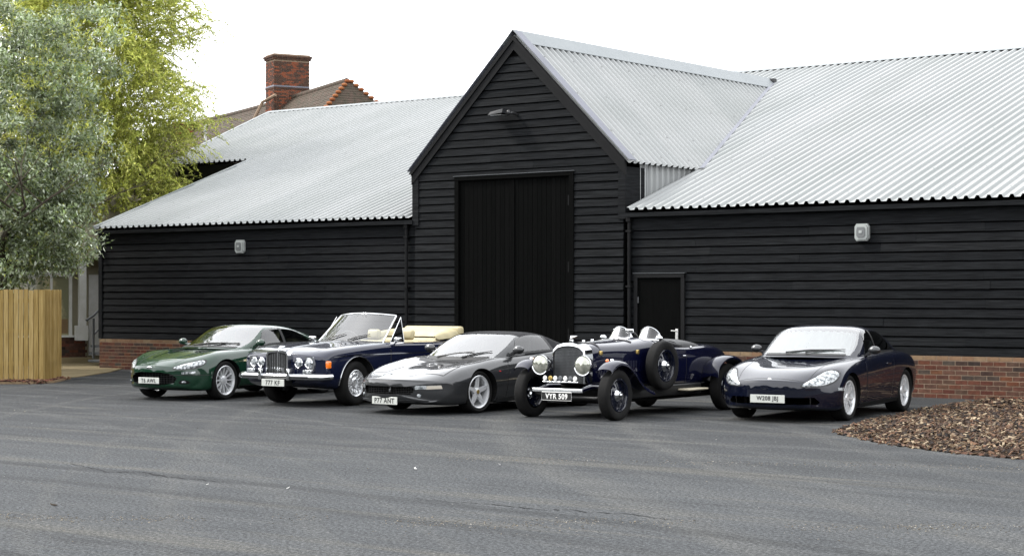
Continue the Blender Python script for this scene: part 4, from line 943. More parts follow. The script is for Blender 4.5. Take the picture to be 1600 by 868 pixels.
def place(name, label, fl, a, track, group='classic cars parked before the barn'):
    """root at the front axle, so that the front left tyre stands at fl; a = turn from facing straight out of the barn"""
    rz = -math.pi/2+a; o = Vector(fl)-Matrix.Rotation(rz, 2)@Vector((0, track/2)); return empty(name, (o.x, o.y, 0), rz, label, 'car', group)
def mirror_obj(car, P, mat, x, y, z, s=1, arm=True):
    for sg in (1, -1):
        m = MB(); m.sphere((x, sg*(y+.10), z), .1, 14, 9, (.62*s, .95*s, .62*s)); o = m.obj('door_mirror', mat, car, 60)
        g_ = MB(); g_.sphere((x-.045, sg*(y+.10), z), .08, 12, 6, (.25, .9*s, .58*s)); g_.obj('mirror_glass', M['glass'], o, 60)
        m = MB(); m.hexa([(x+.05, sg*(y-.03), z-.09), (x-.05, sg*(y-.03), z-.09), (x-.03, sg*(y+.05), z-.04), (x+.03, sg*(y+.05), z-.04), (x+.05, sg*(y-.03), z-.06), (x-.05, sg*(y-.03), z-.06), (x-.03, sg*(y+.05), z-.0), (x+.03, sg*(y+.05), z-.0)]); m.obj('mirror_arm', mat, o, 60)
def wiper(S, car, u0, v0, u1, v1, off=.022):
    a, b = S.ev(u0, v0), S.ev(u1, v1); na, nb_ = S.nrm(np.float64(u0), np.float64(v0)), S.nrm(np.float64(u1), np.float64(v1))
    if na[2] < 0: na = -na
    if nb_[2] < 0: nb_ = -nb_
    a2 = a+na*off; b2 = b+nb_*off; m = MB(); m.tube([a2, (a2+b2)/2+np.array([0, 0, .012]), b2], [.012, .011, .006], 6); m.obj('wiper', M['trim'], car, 50)
def seat(car, x, y, z0, h, mat, w=.24, lean=.12):
    m = MB(); m.rbox(-.07, .07, -w, w, 0, h, .05); o = m.obj('seat', mat, car, 50, loc=(x, y, z0), rot=(0, -lean, 0))
    m = MB(); m.rbox(-.05, .05, -.13, .13, 0, .17, .045); m.obj('headrest', mat, o, 50, loc=(0, 0, h+.015)); return o
def steering(car, x, y, z, r=.18):
    m = MB(); m.tube([(.0, r*math.cos(t), r*math.sin(t)) for t in [2*math.pi*k/24 for k in range(25)]], .014, 6); m.tube([(.0, -r, 0), (.0, r, 0)], .012, 6); m.sphere((0, 0, 0), .04); m.obj('steering_wheel', M['trim'], car, 60, loc=(x, y, z), rot=(0, .4, 0))
def dash(car, x0, x1, w, z0, z1, mat=None):
    m = MB(); m.rbox(x1, x0, -w, w, z0, z1, .04); m.obj('dashboard', mat or M['trim'], car, 50)
# ------------------------------------------------------------------ dark blue coupe on the right
def blue_coupe():
    TR = 1.47; WB = 2.35; RW = .318
    car = place('sports_coupe', 'dark blue rounded sports coupe with silver sunshade, parked beside the mulch bed', (10.35, -6.2), .13, TR)
    def s(x, b, pts): return (x, b, pts)
    secs = [
     (.88, .36, [(0, .19), (.55, .19), (.73, .21), (.79, .30), (.80, .40), (.775, .48), (.66, .54), (.35, .575), (0, .585)]),
     (.68, .26, [(0, .16), (.60, .16), (.80, .19), (.855, .31), (.865, .44), (.84, .55), (.70, .635), (.36, .655), (0, .66)]),
     (.40, .13, [(0, .15), (.62, .15), (.83, .18), (.875, .32), (.882, .47), (.865, .62), (.735, .735), (.36, .725), (0, .73)]),
     (0, 0, [(0, .15), (.62, .15), (.83, .18), (.878, .32), (.888, .5), (.868, .69), (.72, .805), (.36, .775), (0, .775)]),
     (-.45, 0, [(0, .15), (.62, .15), (.82, .17), (.865, .32), (.88, .52), (.86, .73), (.74, .845), (.4, .835), (0, .84)]),
     (-.95, 0, [(0, .15), (.62, .15), (.81, .17), (.85, .32), (.87, .55), (.85, .76), (.765, .875), (.4, .88), (0, .88)]),
     (-1.5, 0, [(0, .15), (.62, .15), (.81, .17), (.85, .32), (.872, .56), (.858, .78), (.775, .90), (.4, .92), (0, .93)]),
     (-2.0, 0, [(0, .15), (.62, .15), (.83, .18), (.87, .33), (.892, .57), (.882, .78), (.795, .905), (.4, .93), (0, .94)]),
     (-2.4, 0, [(0, .16), (.62, .16), (.84, .2), (.885, .34), (.905, .56), (.892, .77), (.79, .90), (.4, .925), (0, .935)]),
     (-2.75, 0, [(0, .2), (.62, .2), (.82, .24), (.87, .36), (.89, .54), (.87, .72), (.76, .86), (.4, .89), (0, .90)]),
     (-3.05, -.14, [(0, .25), (.6, .25), (.78, .28), (.83, .38), (.85, .53), (.83, .68), (.70, .79), (.38, .82), (0, .83)]),
     (-3.24, -.3, [(0, .3), (.55, .3), (.70, .33), (.76, .42), (.775, .52), (.75, .62), (.62, .70), (.33, .72), (0, .73)])]
    S = Surf(body_net(secs, CAPF, CAPR)); cut = arches(.352, RW, WB, TR)
    m = MB(); m.prism([(-.60, .225), (.60, .225), (.66, .28), (.60, .345), (-.60, .345), (-.66, .28)], 'x', .3, 1.2); cut.append(m.mesh('c', M['under']))
    body, P = finish_body(S, 'body', [M['navy'], M['under']], car, cut)
    G = Surf([
     [(-0.56, .74, 0.820), (-0.52, .70, 0.835), (-0.46, .64, 0.850), (-0.35, .40, 0.855), (-0.30, 0, 0.860)],
     [(-0.78, .765, 0.835), (-0.78, .725, 0.935), (-0.76, .66, 1.003), (-0.65, .42, 1.023), (-0.59, 0, 1.033)],
     [(-0.98, .77, 0.850), (-1.00, .70, 1.078), (-1.00, .61, 1.163), (-0.91, .41, 1.193), (-0.85, 0, 1.208)],
     [(-1.14, .77, 0.860), (-1.16, .685, 1.118), (-1.16, .58, 1.228), (-1.11, .39, 1.268), (-1.07, 0, 1.283)],
     [(-1.40, .775, 0.870), (-1.40, .68, 1.138), (-1.40, .57, 1.253), (-1.40, .37, 1.293), (-1.40, 0, 1.306)],
     [(-1.81, .77, 0.880), (-1.81, .67, 1.118), (-1.81, .56, 1.218), (-1.81, .35, 1.258), (-1.81, 0, 1.273)],
     [(-2.24, .74, 0.890), (-2.27, .64, 1.038), (-2.24, .53, 1.118), (-2.24, .33, 1.158), (-2.24, 0, 1.173)],
     [(-2.59, .68, 0.890), (-2.63, .58, 0.940), (-2.68, .5, 0.980), (-2.68, .3, 1.000), (-2.68, 0, 1.028)],
     [(-2.84, .6, 0.840), (-2.95, .5, 0.830), (-3.00, .4, 0.830), (-3.00, .2, 0.830), (-3.00, 0, 0.830)]], sym0=False)
    ws = lambda u, v: .25 < u < 2.75 and v > 2.0
    sw = lambda u, v: .22 < v < 1.62 and 1.15+.55*v < u+.0 and u < 3.7
    qw = lambda u, v: .25 < v < 1.5 and 3.85 < u < 5.9-.55*v
    link('roof', G.mesh(8, 8, M['navy'], lambda u, v: ws(u, v) or sw(u, v) or qw(u, v)), car)
    patch_uv(G, [(.2, 1.95), (2.8, 1.95)], [(.2, 4.0), (2.8, 4.0)], .003, M['screen'], 'windscreen', car, 24, 10, False)
    # second half of the screen
    patch_uv(G, [(.2, 4.0), (2.8, 4.0)], [(.2, 6.05), (2.8, 6.05)], .003, M['screen'], 'windscreen', car, 24, 10, False)
    patch_uv(G, [(1.25, .15), (3.75, .15)], [(2.1, 1.68), (3.75, 1.68)], .003, M['glass'], 'side_window', car)
    patch_uv(G, [(3.82, .2), (5.85, .2)], [(3.82, 1.55), (5.05, 1.55)], .003, M['glass'], 'quarter_window', car)
    patch_uv(G, [(1.12, .06), (5.95, .06)], [(1.24, .2), (5.85, .2)], .005, M['trim'], 'window_trim', car, 24, 2)
    patch_uv(G, [(3.7, .1), (3.7, 1.65)], [(3.86, .1), (3.86, 1.65)], .005, M['trim'], 'pillar_trim', car, 10, 2)
    patch_uv(G, [(.12, 2.3), (.12, 5.7)], [(.3, 2.3), (.3, 5.7)], .006, M['trim'], 'cowl_trim', car, 30, 2, False)
    patch_uv(G, [(6.05, 2.2), (7.3, 2.4)], [(6.05, 5.8), (7.3, 5.6)], .004, M['glass'], 'rear_window', car, 16, 16, False)
    dash(car, -.62, -1.0, .6, .86, .93)
    # folded silver screen behind the glass
    a = G.ev(np.linspace(.42, 2.42, 12)[:, None]*np.ones((1, 57)), np.ones((12, 1))*np.linspace(2.15, 5.85, 57)[None]); nn = G.nrm(np.linspace(.42, 2.42, 12)[:, None]*np.ones((1, 57)), np.ones((12, 1))*np.linspace(2.15, 5.85, 57)[None]); nn *= np.sign(nn[..., 2:])
    dep = .032+.007*np.sign(np.sin(np.arange(57)*math.pi/2+.7))[None, :, None]; sheet(a-nn*dep, nn, M['shade'], 'sunshade', car, 0, False)
    # lamps, bumper, seams
    P.blob([(.45, .505), (.58, .495), (.71, .515), (.80, .575), (.82, .645), (.765, .695), (.67, .695), (.57, .61)], 'F', .004, M['lens'], 'headlight', car, dome=.02)
    P.blob([(.43, .495), (.58, .482), (.73, .503), (.82, .57), (.835, .655), (.77, .71), (.66, .71), (.555, .615)], 'F', .001, M['trim'], 'lamp_seal', car)
    P.quad([(.34, .435), (.47, .435)], [(.34, .475), (.47, .475)], 'S', .004, M['lens'], 'side_repeater', car, 4, 2)
    P.line([(-.62, .235), (.62, .235)], 'F', .03, .012, M['navy'], 'lip_spoiler', car, False, 30)
    P.line([(.80, -.50), (.55, -.53), (.2, -.56), (-.3, -.62), (-.47, -.6), (-.52, -.3), (-.52, 0)], 'T', .008, .0015, M['trim'], 'bonnet_seam', car, True)
    P.line([(.77, -.56), (.83, -.3), (.85, 0)], 'T', .008, .0015, M['trim'], 'bonnet_seam', car, True)
    dl = P.quad([(-.62, .22), (-1.72, .24)], [(-.66, .85), (-1.80, .885)], 'S', .004, M['navy'], 'door', car, 20, 12)
    P.line([(-.61, .21), (-1.73, .23), (-1.81, .89)], 'S', .012, .0016, M['trim'], 'door_seam', car); P.line([(-.61, .21), (-.645, .86)], 'S', .012, .0016, M['trim'], 'door_seam', car)
    for sg, d in zip((1, -1), dl): m = MB(); m.rbox(-1.66, -1.50, .865*sg-.02, .865*sg+.02, .735, .76, .01); m.obj('handle', M['navy'], d, 50)
    P.line([(-.36, .20), (-2.0, .215)], 'S', .05, .012, M['under'], 'sill', car)
    mirror_obj(car, P, M['silver'], -.86, .80, .955, .95)
    wiper(G, car, .28, 4.6, .55, 3.0); wiper(G, car, .28, 3.9, .60, 2.5)
    m = MB(); m.sphere((.865, 0, .575), .035, 10, 6, (.5, 1, 1)); m.obj('badge', M['chrome'], car, 60)
    plate(car, .945, .325, 'W208 JBJ', .5, .11)
    rm = MB(); Rr = .228; rim_base(rm, Rr, .22)
    for k in range(10): spoke(rm, 2*math.pi*k/10+(.16 if k % 2 else -.16)*.55, .04, Rr-.006, .016, .014, .062, .085, .03)
    rm.lathe([(.001, .075), (.045, .073), (.06, .06), (.065, .02)], 24); rme = rm.mesh('wheel', M['alloy'], 35)
    wheel_set(car, rme, tyre_mesh(.318, .225, Rr+.012), tyre_mesh(.322, .265, Rr+.012), .318, .322, WB, TR, 1.50, disc_mesh(.16))
    seat(car, -1.62, .36, .78, .30, M['black_leather']); seat(car, -1.62, -.36, .78, .30, M['black_leather'])
blue_coupe()
# ------------------------------------------------------------------ green grand tourer on the left
def green_gt():
    TR = 1.52; WB = 2.59; RW = .325
    car = place('grand_tourer', 'dark green grand touring coupe with cream seats, leftmost of the parked cars', (-.35, -7.78), .08, TR)
    secs = [
     (.86, .37, [(0, .21), (.5, .21), (.69, .235), (.775, .32), (.785, .42), (.755, .50), (.60, .555), (.3, .585), (0, .59)]),
     (.66, .26, [(0, .17), (.58, .17), (.8, .2), (.865, .32), (.875, .45), (.85, .55), (.71, .645), (.36, .66), (0, .675)]),
     (.36, .12, [(0, .16), (.62, .16), (.84, .19), (.895, .32), (.905, .48), (.885, .62), (.755, .745), (.38, .73), (0, .75)]),
     (0, 0, [(0, .16), (.62, .16), (.84, .19), (.9, .32), (.915, .5), (.89, .68), (.75, .805), (.38, .79), (0, .805)]),
     (-.5, 0, [(0, .16), (.62, .16), (.82, .19), (.885, .32), (.90, .52), (.87, .72), (.75, .825), (.4, .82), (0, .835)]),
     (-1.1, 0, [(0, .16), (.62, .16), (.81, .19), (.87, .32), (.885, .55), (.855, .76), (.765, .85), (.4, .86), (0, .865)]),
     (-1.8, 0, [(0, .16), (.62, .16), (.81, .19), (.87, .32), (.895, .56), (.875, .78), (.775, .89), (.4, .91), (0, .92)]),
     (-2.4, 0, [(0, .17), (.62, .17), (.84, .2), (.89, .33), (.915, .57), (.9, .79), (.785, .92), (.4, .93), (0, .935)]),
     (-2.9, 0, [(0, .2), (.62, .2), (.82, .24), (.88, .36), (.905, .56), (.885, .76), (.75, .90), (.4, .92), (0, .925)]),
     (-3.35, -.12, [(0, .25), (.6, .25), (.78, .28), (.83, .38), (.86, .55), (.84, .72), (.70, .85), (.38, .87), (0, .875)]),
     (-3.62, -.26, [(0, .3), (.55, .3), (.72, .33), (.78, .42), (.80, .55), (.78, .68), (.65, .78), (.35, .80), (0, .805)])]
    S = Surf(body_net(secs, CAPF, CAPR)); cut = arches(.358, RW, WB, TR)
    m = MB(); m.prism([(-.46, .30), (-.25, .26), (.25, .26), (.46, .30), (.50, .38), (.40, .45), (.2, .475), (-.2, .475), (-.40, .45), (-.50, .38)], 'x', .55, 1.3); cut.append(m.mesh('c', M['under']))
    body, P = finish_body(S, 'body', [M['green'], M['under']], car, cut)
    m = MB()
    for k in range(5): m.box(.68, .70, -.44, .44, .29+k*.036, .298+k*.036)
    for k in range(-6, 7): m.box(.684, .696, k*.066-.003, k*.066+.003, .27, .47)
    m.obj('grille', M['mesh_d'], car)
    G = Surf([
     [(-.62, .75, 0.795), (-.58, .71, 0.810), (-.52, .65, 0.825), (-.40, .40, 0.835), (-.34, 0, 0.840)],
     [(-.90, .765, 0.825), (-.90, .725, 0.910), (-.88, .665, 0.955), (-.74, .42, 0.975), (-.66, 0, 0.985)],
     [(-1.12, .77, 0.850), (-1.15, .69, 1.035), (-1.15, .605, 1.110), (-1.03, .41, 1.140), (-.95, 0, 1.150)],
     [(-1.30, .77, .87), (-1.33, .675, 1.085), (-1.33, .575, 1.175), (-1.27, .39, 1.21), (-1.20, 0, 1.222)],
     [(-1.62, .775, .875), (-1.62, .67, 1.095), (-1.62, .565, 1.19), (-1.6, .37, 1.225), (-1.58, 0, 1.238)],
     [(-2.05, .775, .885), (-2.05, .66, 1.07), (-2.05, .55, 1.155), (-2.05, .35, 1.195), (-2.05, 0, 1.208)],
     [(-2.5, .75, .90), (-2.5, .63, 1.0), (-2.5, .52, 1.06), (-2.5, .33, 1.095), (-2.5, 0, 1.105)],
     [(-2.85, .68, .90), (-2.88, .57, .935), (-2.9, .49, .955), (-2.9, .3, .97), (-2.9, 0, .98)],
     [(-3.1, .6, .86), (-3.2, .5, .85), (-3.25, .4, .85), (-3.25, .2, .85), (-3.25, 0, .85)]], sym0=False)
    ws = lambda u, v: .25 < u < 2.75 and v > 2.0
    sw = lambda u, v: .22 < v < 1.62 and 1.15+.55*v < u and u < 4.0
    qw = lambda u, v: .25 < v < 1.5 and 4.2 < u < 6.0-.55*v
    link('roof', G.mesh(8, 8, M['green'], lambda u, v: ws(u, v) or sw(u, v) or qw(u, v)), car)
    for a, b in ((1.95, 4.0), (4.0, 6.05)): patch_uv(G, [(.2, a), (2.8, a)], [(.2, b), (2.8, b)], .003, M['screen'], 'windscreen', car, 24, 10, False)
    patch_uv(G, [(1.25, .15), (4.05, .15)], [(2.1, 1.68), (4.05, 1.68)], .003, M['glass'], 'side_window', car)
    patch_uv(G, [(4.12, .2), (5.95, .2)], [(4.12, 1.55), (5.15, 1.55)], .003, M['glass'], 'quarter_window', car)
    patch_uv(G, [(1.12, .06), (6.0, .06)], [(1.24, .2), (5.9, .2)], .005, M['trim'], 'window_trim', car, 24, 2)
    patch_uv(G, [(4.02, .1), (4.02, 1.65)], [(4.18, .1), (4.18, 1.65)], .005, M['trim'], 'pillar_trim', car, 10, 2)
    patch_uv(G, [(.12, 2.3), (.12, 5.7)], [(.3, 2.3), (.3, 5.7)], .006, M['trim'], 'cowl_trim', car, 30, 2, False)
    patch_uv(G, [(6.05, 2.2), (7.2, 2.4)], [(6.05, 5.8), (7.2, 5.6)], .004, M['glass'], 'rear_window', car, 16, 16, False)
    dash(car, -.62, -1.05, .6, .84, .92); steering(car, -1.15, -.36, .90)
    for y in (.37, -.37): seat(car, -1.75, y, .58, .36, M['cream'])
    m = MB(); m.rbox(-2.55, -2.2, -.5, .5, .8, .98, .05); m.obj('rear_seat', M['cream'], car, 50)
    P.blob([(.44, .545), (.55, .525), (.66, .535), (.76, .575), (.80, .63), (.76, .665), (.66, .645), (.53, .60)], 'F', .004, M['lens'], 'headlight', car, dome=.022)
    P.blob([(.42, .54), (.55, .513), (.67, .522), (.775, .565), (.815, .63), (.77, .68), (.655, .66), (.52, .615)], 'F', .0015, M['trim'], 'lamp_seal', car)
    P.quad([(.56, .445), (.72, .455)], [(.56, .48), (.72, .488)], 'F', .006, M['lens'], 'indicator', car, 6, 2)
    P.blob([(.52, .30), (.56, .285), (.62, .285), (.66, .30), (.64, .335), (.60, .345), (.55, .34)], 'F', .003, M['under'], 'lower_intake', car)
    P.blob([(.565, .305), (.60, .295), (.62, .31), (.60, .33), (.57, .325)], 'F', .008, M['lens'], 'fog_lamp', car, dome=.01)
    P.line([(-.66, .255), (.66, .255)], 'F', .02, .008, M['green'], 'lip', car, False, 30)
    P.line([(.84, .43), (.55, .425), (.36, .43)], 'S', .01, .0016, M['trim'], 'bumper_seam', car)
    P.line([(.72, -.40), (.45, -.46), (.1, -.53), (-.42, -.62), (-.50, -.5), (-.46, -.3), (-.42, 0)], 'T', .009, .0016, M['trim'], 'bonnet_seam', car)
    P.quad([(.05, -.22), (-.22, -.24)], [(.05, -.30), (-.22, -.33)], 'T', .006, M['under'], 'bonnet_vent', car, 8, 3); P.line([(.52, -.27), (.05, -.35), (-.34, -.40)], 'T', .03, .006, M['green'], 'bonnet_ridge', car)
    dl = P.quad([(-.66, .22), (-1.82, .24)], [(-.70, .83), (-1.90, .87)], 'S', .004, M['green'], 'door', car, 20, 12)
    P.line([(-.65, .21), (-1.83, .23), (-1.91, .875)], 'S', .012, .0016, M['trim'], 'door_seam', car); P.line([(-.65, .21), (-.69, .84)], 'S', .012, .0016, M['trim'], 'door_seam', car)
    for sg, d in zip((1, -1), dl): m = MB(); m.rbox(-1.75, -1.60, .87*sg-.02, .87*sg+.02, .725, .75, .01); m.obj('handle', M['green'], d, 50)
    P.line([(-.42, .645), (-.60, .65)], 'S', .03, .008, M['chrome'], 'side_strake', car); P.line([(-.38, .20), (-2.2, .215)], 'S', .05, .012, M['under'], 'sill', car)
    mirror_obj(car, P, M['green'], -.86, .79, .935, .95)
    wiper(G, car, .28, 4.6, .6, 3.1); wiper(G, car, .28, 3.8, .62, 2.45)
    m = MB(); h, n = P.hit(0, .535, 'F'); m.sphere((h.x, 0, .55), .03, 10, 5, (.4, 2.2, .6)); m.obj('badge', M['chrome'], car, 60)
    plate(car, .915, .335, 'T6 AWL', .46, .10)
    rm = MB(); Rr = .235; rim_base(rm, Rr, .23)
    for k in range(12): spoke(rm, 2*math.pi*k/12, .06, Rr-.006, .014, .012, .058, .085, .03)
    rm.lathe([(.001, .082), (.04, .08), (.075, .066), (.085, .02)], 24); rme = rm.mesh('wheel', M['alloy'], 35)
    ty = tyre_mesh(RW, .24, Rr+.012); wheel_set(car, rme, ty, ty, RW, RW, WB, TR, 1.53, disc_mesh(.17), .05)
green_gt()

# ------------------------------------------------------------------ graphite spider in the middle
def grey_spider():
    TR = 1.514; WB = 2.45
    car = place('convertible_sports_car', 'graphite silver wedge shaped sports car with black fabric roof', (5.24, -8.0), -.04, TR)
    secs = [
     (1.08, .43, [(0, .18), (.58, .18), (.76, .20), (.845, .27), (.86, .36), (.865, .455), (.77, .50), (.4, .52), (0, .525)]),
     (.77, .26, [(0, .14), (.62, .14), (.84, .16), (.90, .27), (.915, .39), (.905, .485), (.79, .575), (.4, .575), (0, .58)]),
     (.40, .10, [(0, .14), (.62, .14), (.86, .16), (.925, .28), (.935, .42), (.925, .55), (.79, .675), (.4, .645), (0, .645)]),
     (0, 0, [(0, .14), (.62, .14), (.86, .16), (.925, .28), (.935, .45), (.925, .61), (.78, .74), (.4, .695), (0, .695)]),
     (-.4, 0, [(0, .14), (.62, .14), (.84, .16), (.90, .28), (.92, .48), (.895, .68), (.765, .795), (.4, .755), (0, .755)]),
     (-.9, 0, [(0, .14), (.62, .14), (.80, .16), (.86, .28), (.885, .5), (.865, .70), (.765, .815), (.4, .825), (0, .835)]),
     (-1.5, 0, [(0, .14), (.62, .14), (.80, .16), (.86, .28), (.885, .52), (.875, .73), (.78, .845), (.4, .87), (0, .88)]),
     (-2.0, 0, [(0, .15), (.62, .15), (.85, .18), (.905, .3), (.94, .54), (.925, .76), (.815, .885), (.4, .89), (0, .89)]),
     (-2.45, 0, [(0, .16), (.62, .16), (.87, .2), (.92, .32), (.955, .55), (.94, .77), (.82, .90), (.4, .9), (0, .9)]),
     (-2.9, 0, [(0, .2), (.62, .2), (.85, .24), (.9, .34), (.94, .55), (.92, .75), (.80, .88), (.4, .89), (0, .89)]),
     (-3.18, -.08, [(0, .3), (.6, .3), (.82, .33), (.87, .4), (.89, .55), (.87, .7), (.76, .83), (.4, .85), (0, .85)])]
    S = Surf(body_net(secs, CAPF, CAPR)); cut = arches(.348, .315, WB, TR, .355)
    m = MB(); m.prism([(-.44, .30), (.44, .30), (.50, .36), (.46, .415), (-.46, .415), (-.50, .36)], 'x', .75, 1.4); cut.append(m.mesh('c', M['under']))
    body, P = finish_body(S, 'body', [M['silver'], M['under']], car, cut)
    m = MB()
    for k in range(4): m.box(.97, .985, -.46, .46, .315+k*.026, .321+k*.026)
    for k in range(-9, 10): m.box(.972, .982, k*.05-.002, k*.05+.002, .30, .415)
    m.obj('grille', M['mesh_d'], car)
    # small rearing horse cut-out on the grille
    m = MB(); hz = [(-.02, -.04), (-.012, -.012), (-.022, .0), (-.012, .012), (.0, .018), (.004, .04), (.014, .044), (.018, .03), (.012, .022), (.014, .008), (.026, .012), (.024, .0), (.012, -.004), (.006, -.014), (.012, -.026), (.006, -.04), (.0, -.028), (-.008, -.018), (-.012, -.04)]
    m.prism([(a*.9, b*.9+.36) for a, b in hz], 'x', 1.0, 1.006); m.obj('emblem', M['chrome'], car)
    G = Surf([
     [(-.60, .76, 0.745), (-.55, .71, 0.755), (-.48, .65, 0.760), (-.34, .4, 0.745), (-.27, 0, 0.745)],
     [(-.82, .775, .81), (-.82, .735, .89), (-.79, .675, .93), (-.63, .43, .94), (-.55, 0, .945)],
     [(-1.02, .775, .825), (-1.04, .705, .99), (-1.02, .63, 1.05), (-.89, .43, 1.075), (-.81, 0, 1.085)],
     [(-1.17, .775, .835), (-1.19, .69, 1.03), (-1.19, .60, 1.11), (-1.09, .41, 1.143), (-1.02, 0, 1.155)],
     [(-1.45, .78, .845), (-1.45, .685, 1.05), (-1.45, .585, 1.14), (-1.42, .39, 1.17), (-1.40, 0, 1.18)],
     [(-1.8, .79, .865), (-1.8, .685, 1.035), (-1.8, .585, 1.115), (-1.8, .38, 1.145), (-1.8, 0, 1.155)],
     [(-2.15, .79, .88), (-2.17, .68, .97), (-2.15, .57, 1.025), (-2.15, .37, 1.05), (-2.15, 0, 1.06)],
     [(-2.5, .76, .88), (-2.52, .66, .91), (-2.52, .55, .93), (-2.5, .36, .945), (-2.5, 0, .95)],
     [(-2.75, .7, .85), (-2.77, .6, .86), (-2.78, .5, .865), (-2.78, .3, .87), (-2.78, 0, .87)]], sym0=False)
    ws = lambda u, v: .25 < u < 2.85 and v > 2.0
    sw = lambda u, v: .22 < v < 1.62 and 1.15+.55*v < u < 5.15-.2*v
    split = lambda u, v: u > 3.05 or (u > 2.6 and v < 0)
    link('windscreen_frame', G.mesh(8, 8, M['silver'], lambda u, v: ws(u, v) or sw(u, v) or split(u, v)), car)
    link('soft_top', G.mesh(8, 8, M['fabric'], lambda u, v: ws(u, v) or sw(u, v) or not split(u, v)), car)
    for a, b in ((1.95, 4.0), (4.0, 6.05)): patch_uv(G, [(.2, a), (2.9, a)], [(.2, b), (2.9, b)], .003, M['screen'], 'windscreen', car, 24, 10, False)
    patch_uv(G, [(1.25, .15), (5.2, .15)], [(2.1, 1.68), (4.85, 1.68)], .003, M['glass'], 'side_window', car)
    patch_uv(G, [(5.05, .1), (4.75, 1.7)], [(5.2, .1), (4.9, 1.7)], .005, M['trim'], 'window_trim', car, 10, 2); patch_uv(G, [(1.12, .06), (5.2, .06)], [(1.24, .2), (5.1, .2)], .005, M['trim'], 'window_trim', car, 24, 2)
    patch_uv(G, [(.05, 2.3), (.05, 5.7)], [(.3, 2.3), (.3, 5.7)], .006, M['trim'], 'cowl_trim', car, 30, 2, False)
    P.quad([(-.22, -.55), (-.22, .55)], [(-.38, -.66), (-.38, .66)], 'T', .003, M['trim'], 'scuttle_vent', car, 20, 3, False)
    dash(car, -.72, -1.0, .58, .70, .80); steering(car, -1.1, -.36, .83, .16)
    for y in (.36, -.36): seat(car, -1.6, y, .52, .34, M['black_leather'])
    # pop-up lamp lids, seams, lower lamps
    for y in ((.40, .70),):
        P.quad([(.66, y[0]), (.30, y[0]-.02)], [(.64, y[1]+.02), (.28, y[1]+.02)], 'T', .003, M['silver'], 'headlamp_lid', car, 8, 6)
        P.line([(.67, y[0]-.01), (.29, y[0]-.03), (.27, y[1]+.03), (.65, y[1]+.03), (.67, y[0]-.01)], 'T', .01, .0016, M['trim'], 'lid_seam', car)
    P.line([(.88, .2), (.84, .30), (-.05, .30), (-.20, .24), (-.24, 0)], 'T', .01, .0016, M['trim'], 'bonnet_seam', car)
    P.quad([(.50, .375), (.80, .385)], [(.50, .43), (.79, .435)], 'F', .004, M['lens'], 'front_lamp', car, 8, 3); P.quad([(.64, .377), (.80, .387)], [(.64, .428), (.79, .433)], 'F', .0065, pm('pale_amber_lens', (.42, .38, .32), .12, coat=1), 'indicator', car, 6, 3)
    P.blob([(.53, .275), (.55, .26), (.575, .275), (.575, .30), (.55, .31), (.53, .30)], 'F', .006, M['lens'], 'fog_lamp', car, dome=.01)
    P.line([(-.80, .475), (-.4, .498), (0, .502), (.4, .498), (.80, .475)], 'F', .012, .006, M['silver'], 'nose_strip', car, False, 14)
    P.line([(.80, .475), (.36, .472)], 'S', .018, .006, M['silver'], 'side_strip', car); P.line([(-.36, .485), (-2.05, .50)], 'S', .018, .006, M['silver'], 'side_strip', car)
    P.line([(-.66, .205), (.66, .205)], 'F', .03, .010, M['silver'], 'lip', car, False, 30)
    dl = P.quad([(-.60, .22), (-1.70, .24)], [(-.66, .79), (-1.80, .845)], 'S', .004, M['silver'], 'door', car, 20, 12)
    P.line([(-.59, .21), (-1.71, .23), (-1.81, .85)], 'S', .012, .0016, M['trim'], 'door_seam', car); P.line([(-.59, .21), (-.65, .80)], 'S', .012, .0016, M['trim'], 'door_seam', car)
    for sg, d in zip((1, -1), dl): P.quad([(-1.2, .36), (-1.66, .37)], [(-1.35, .40), (-1.68, .52)], 'S', .0075, M['under'], 'door_intake', d, 8, 5, False) if sg == 1 else None
    P.blob([(-.40, .605), (-.43, .60), (-.44, .61), (-.41, .62)], 'S', .004, M['red'], 'side_repeater', car)
    P.line([(-.38, .185), (-2.05, .20)], 'S', .06, .012, M['silver'], 'sill', car)
    mirror_obj(car, P, M['silver'], -.86, .80, .915, 1.05)
    wiper(G, car, .2, 4.7, .62, 3.2); wiper(G, car, .2, 3.5, .66, 2.45)
    plate(car, 1.115, .205, 'P77 ANT', .5, .11)
    rm = MB(); Rr = .232; rim_base(rm, Rr, .22)
    for k in range(5): spoke(rm, 2*math.pi*k/5+math.pi/2, .03, Rr-.006, .044, .026, .068, .088, .03)
    rm.lathe([(.001, .078), (.05, .075), (.075, .06), (.08, .02)], 24); rme = rm.mesh('wheel', M['alloy'], 35)
    wheel_set(car, rme, tyre_mesh(.315, .23, Rr+.012), tyre_mesh(.325, .27, Rr+.012), .315, .325, WB, TR, 1.60, disc_mesh(.16), .03)
    m = MB(); m.lathe([(.001, .0945), (.03, .0945), (.03, .085)], 20); me = m.mesh('centre_badge', M['brass'], 40)
    for w in [c for c in car.children if c.name.startswith('wheel')]: link('centre_badge', me, w, (0, -.008, 0))
grey_spider()
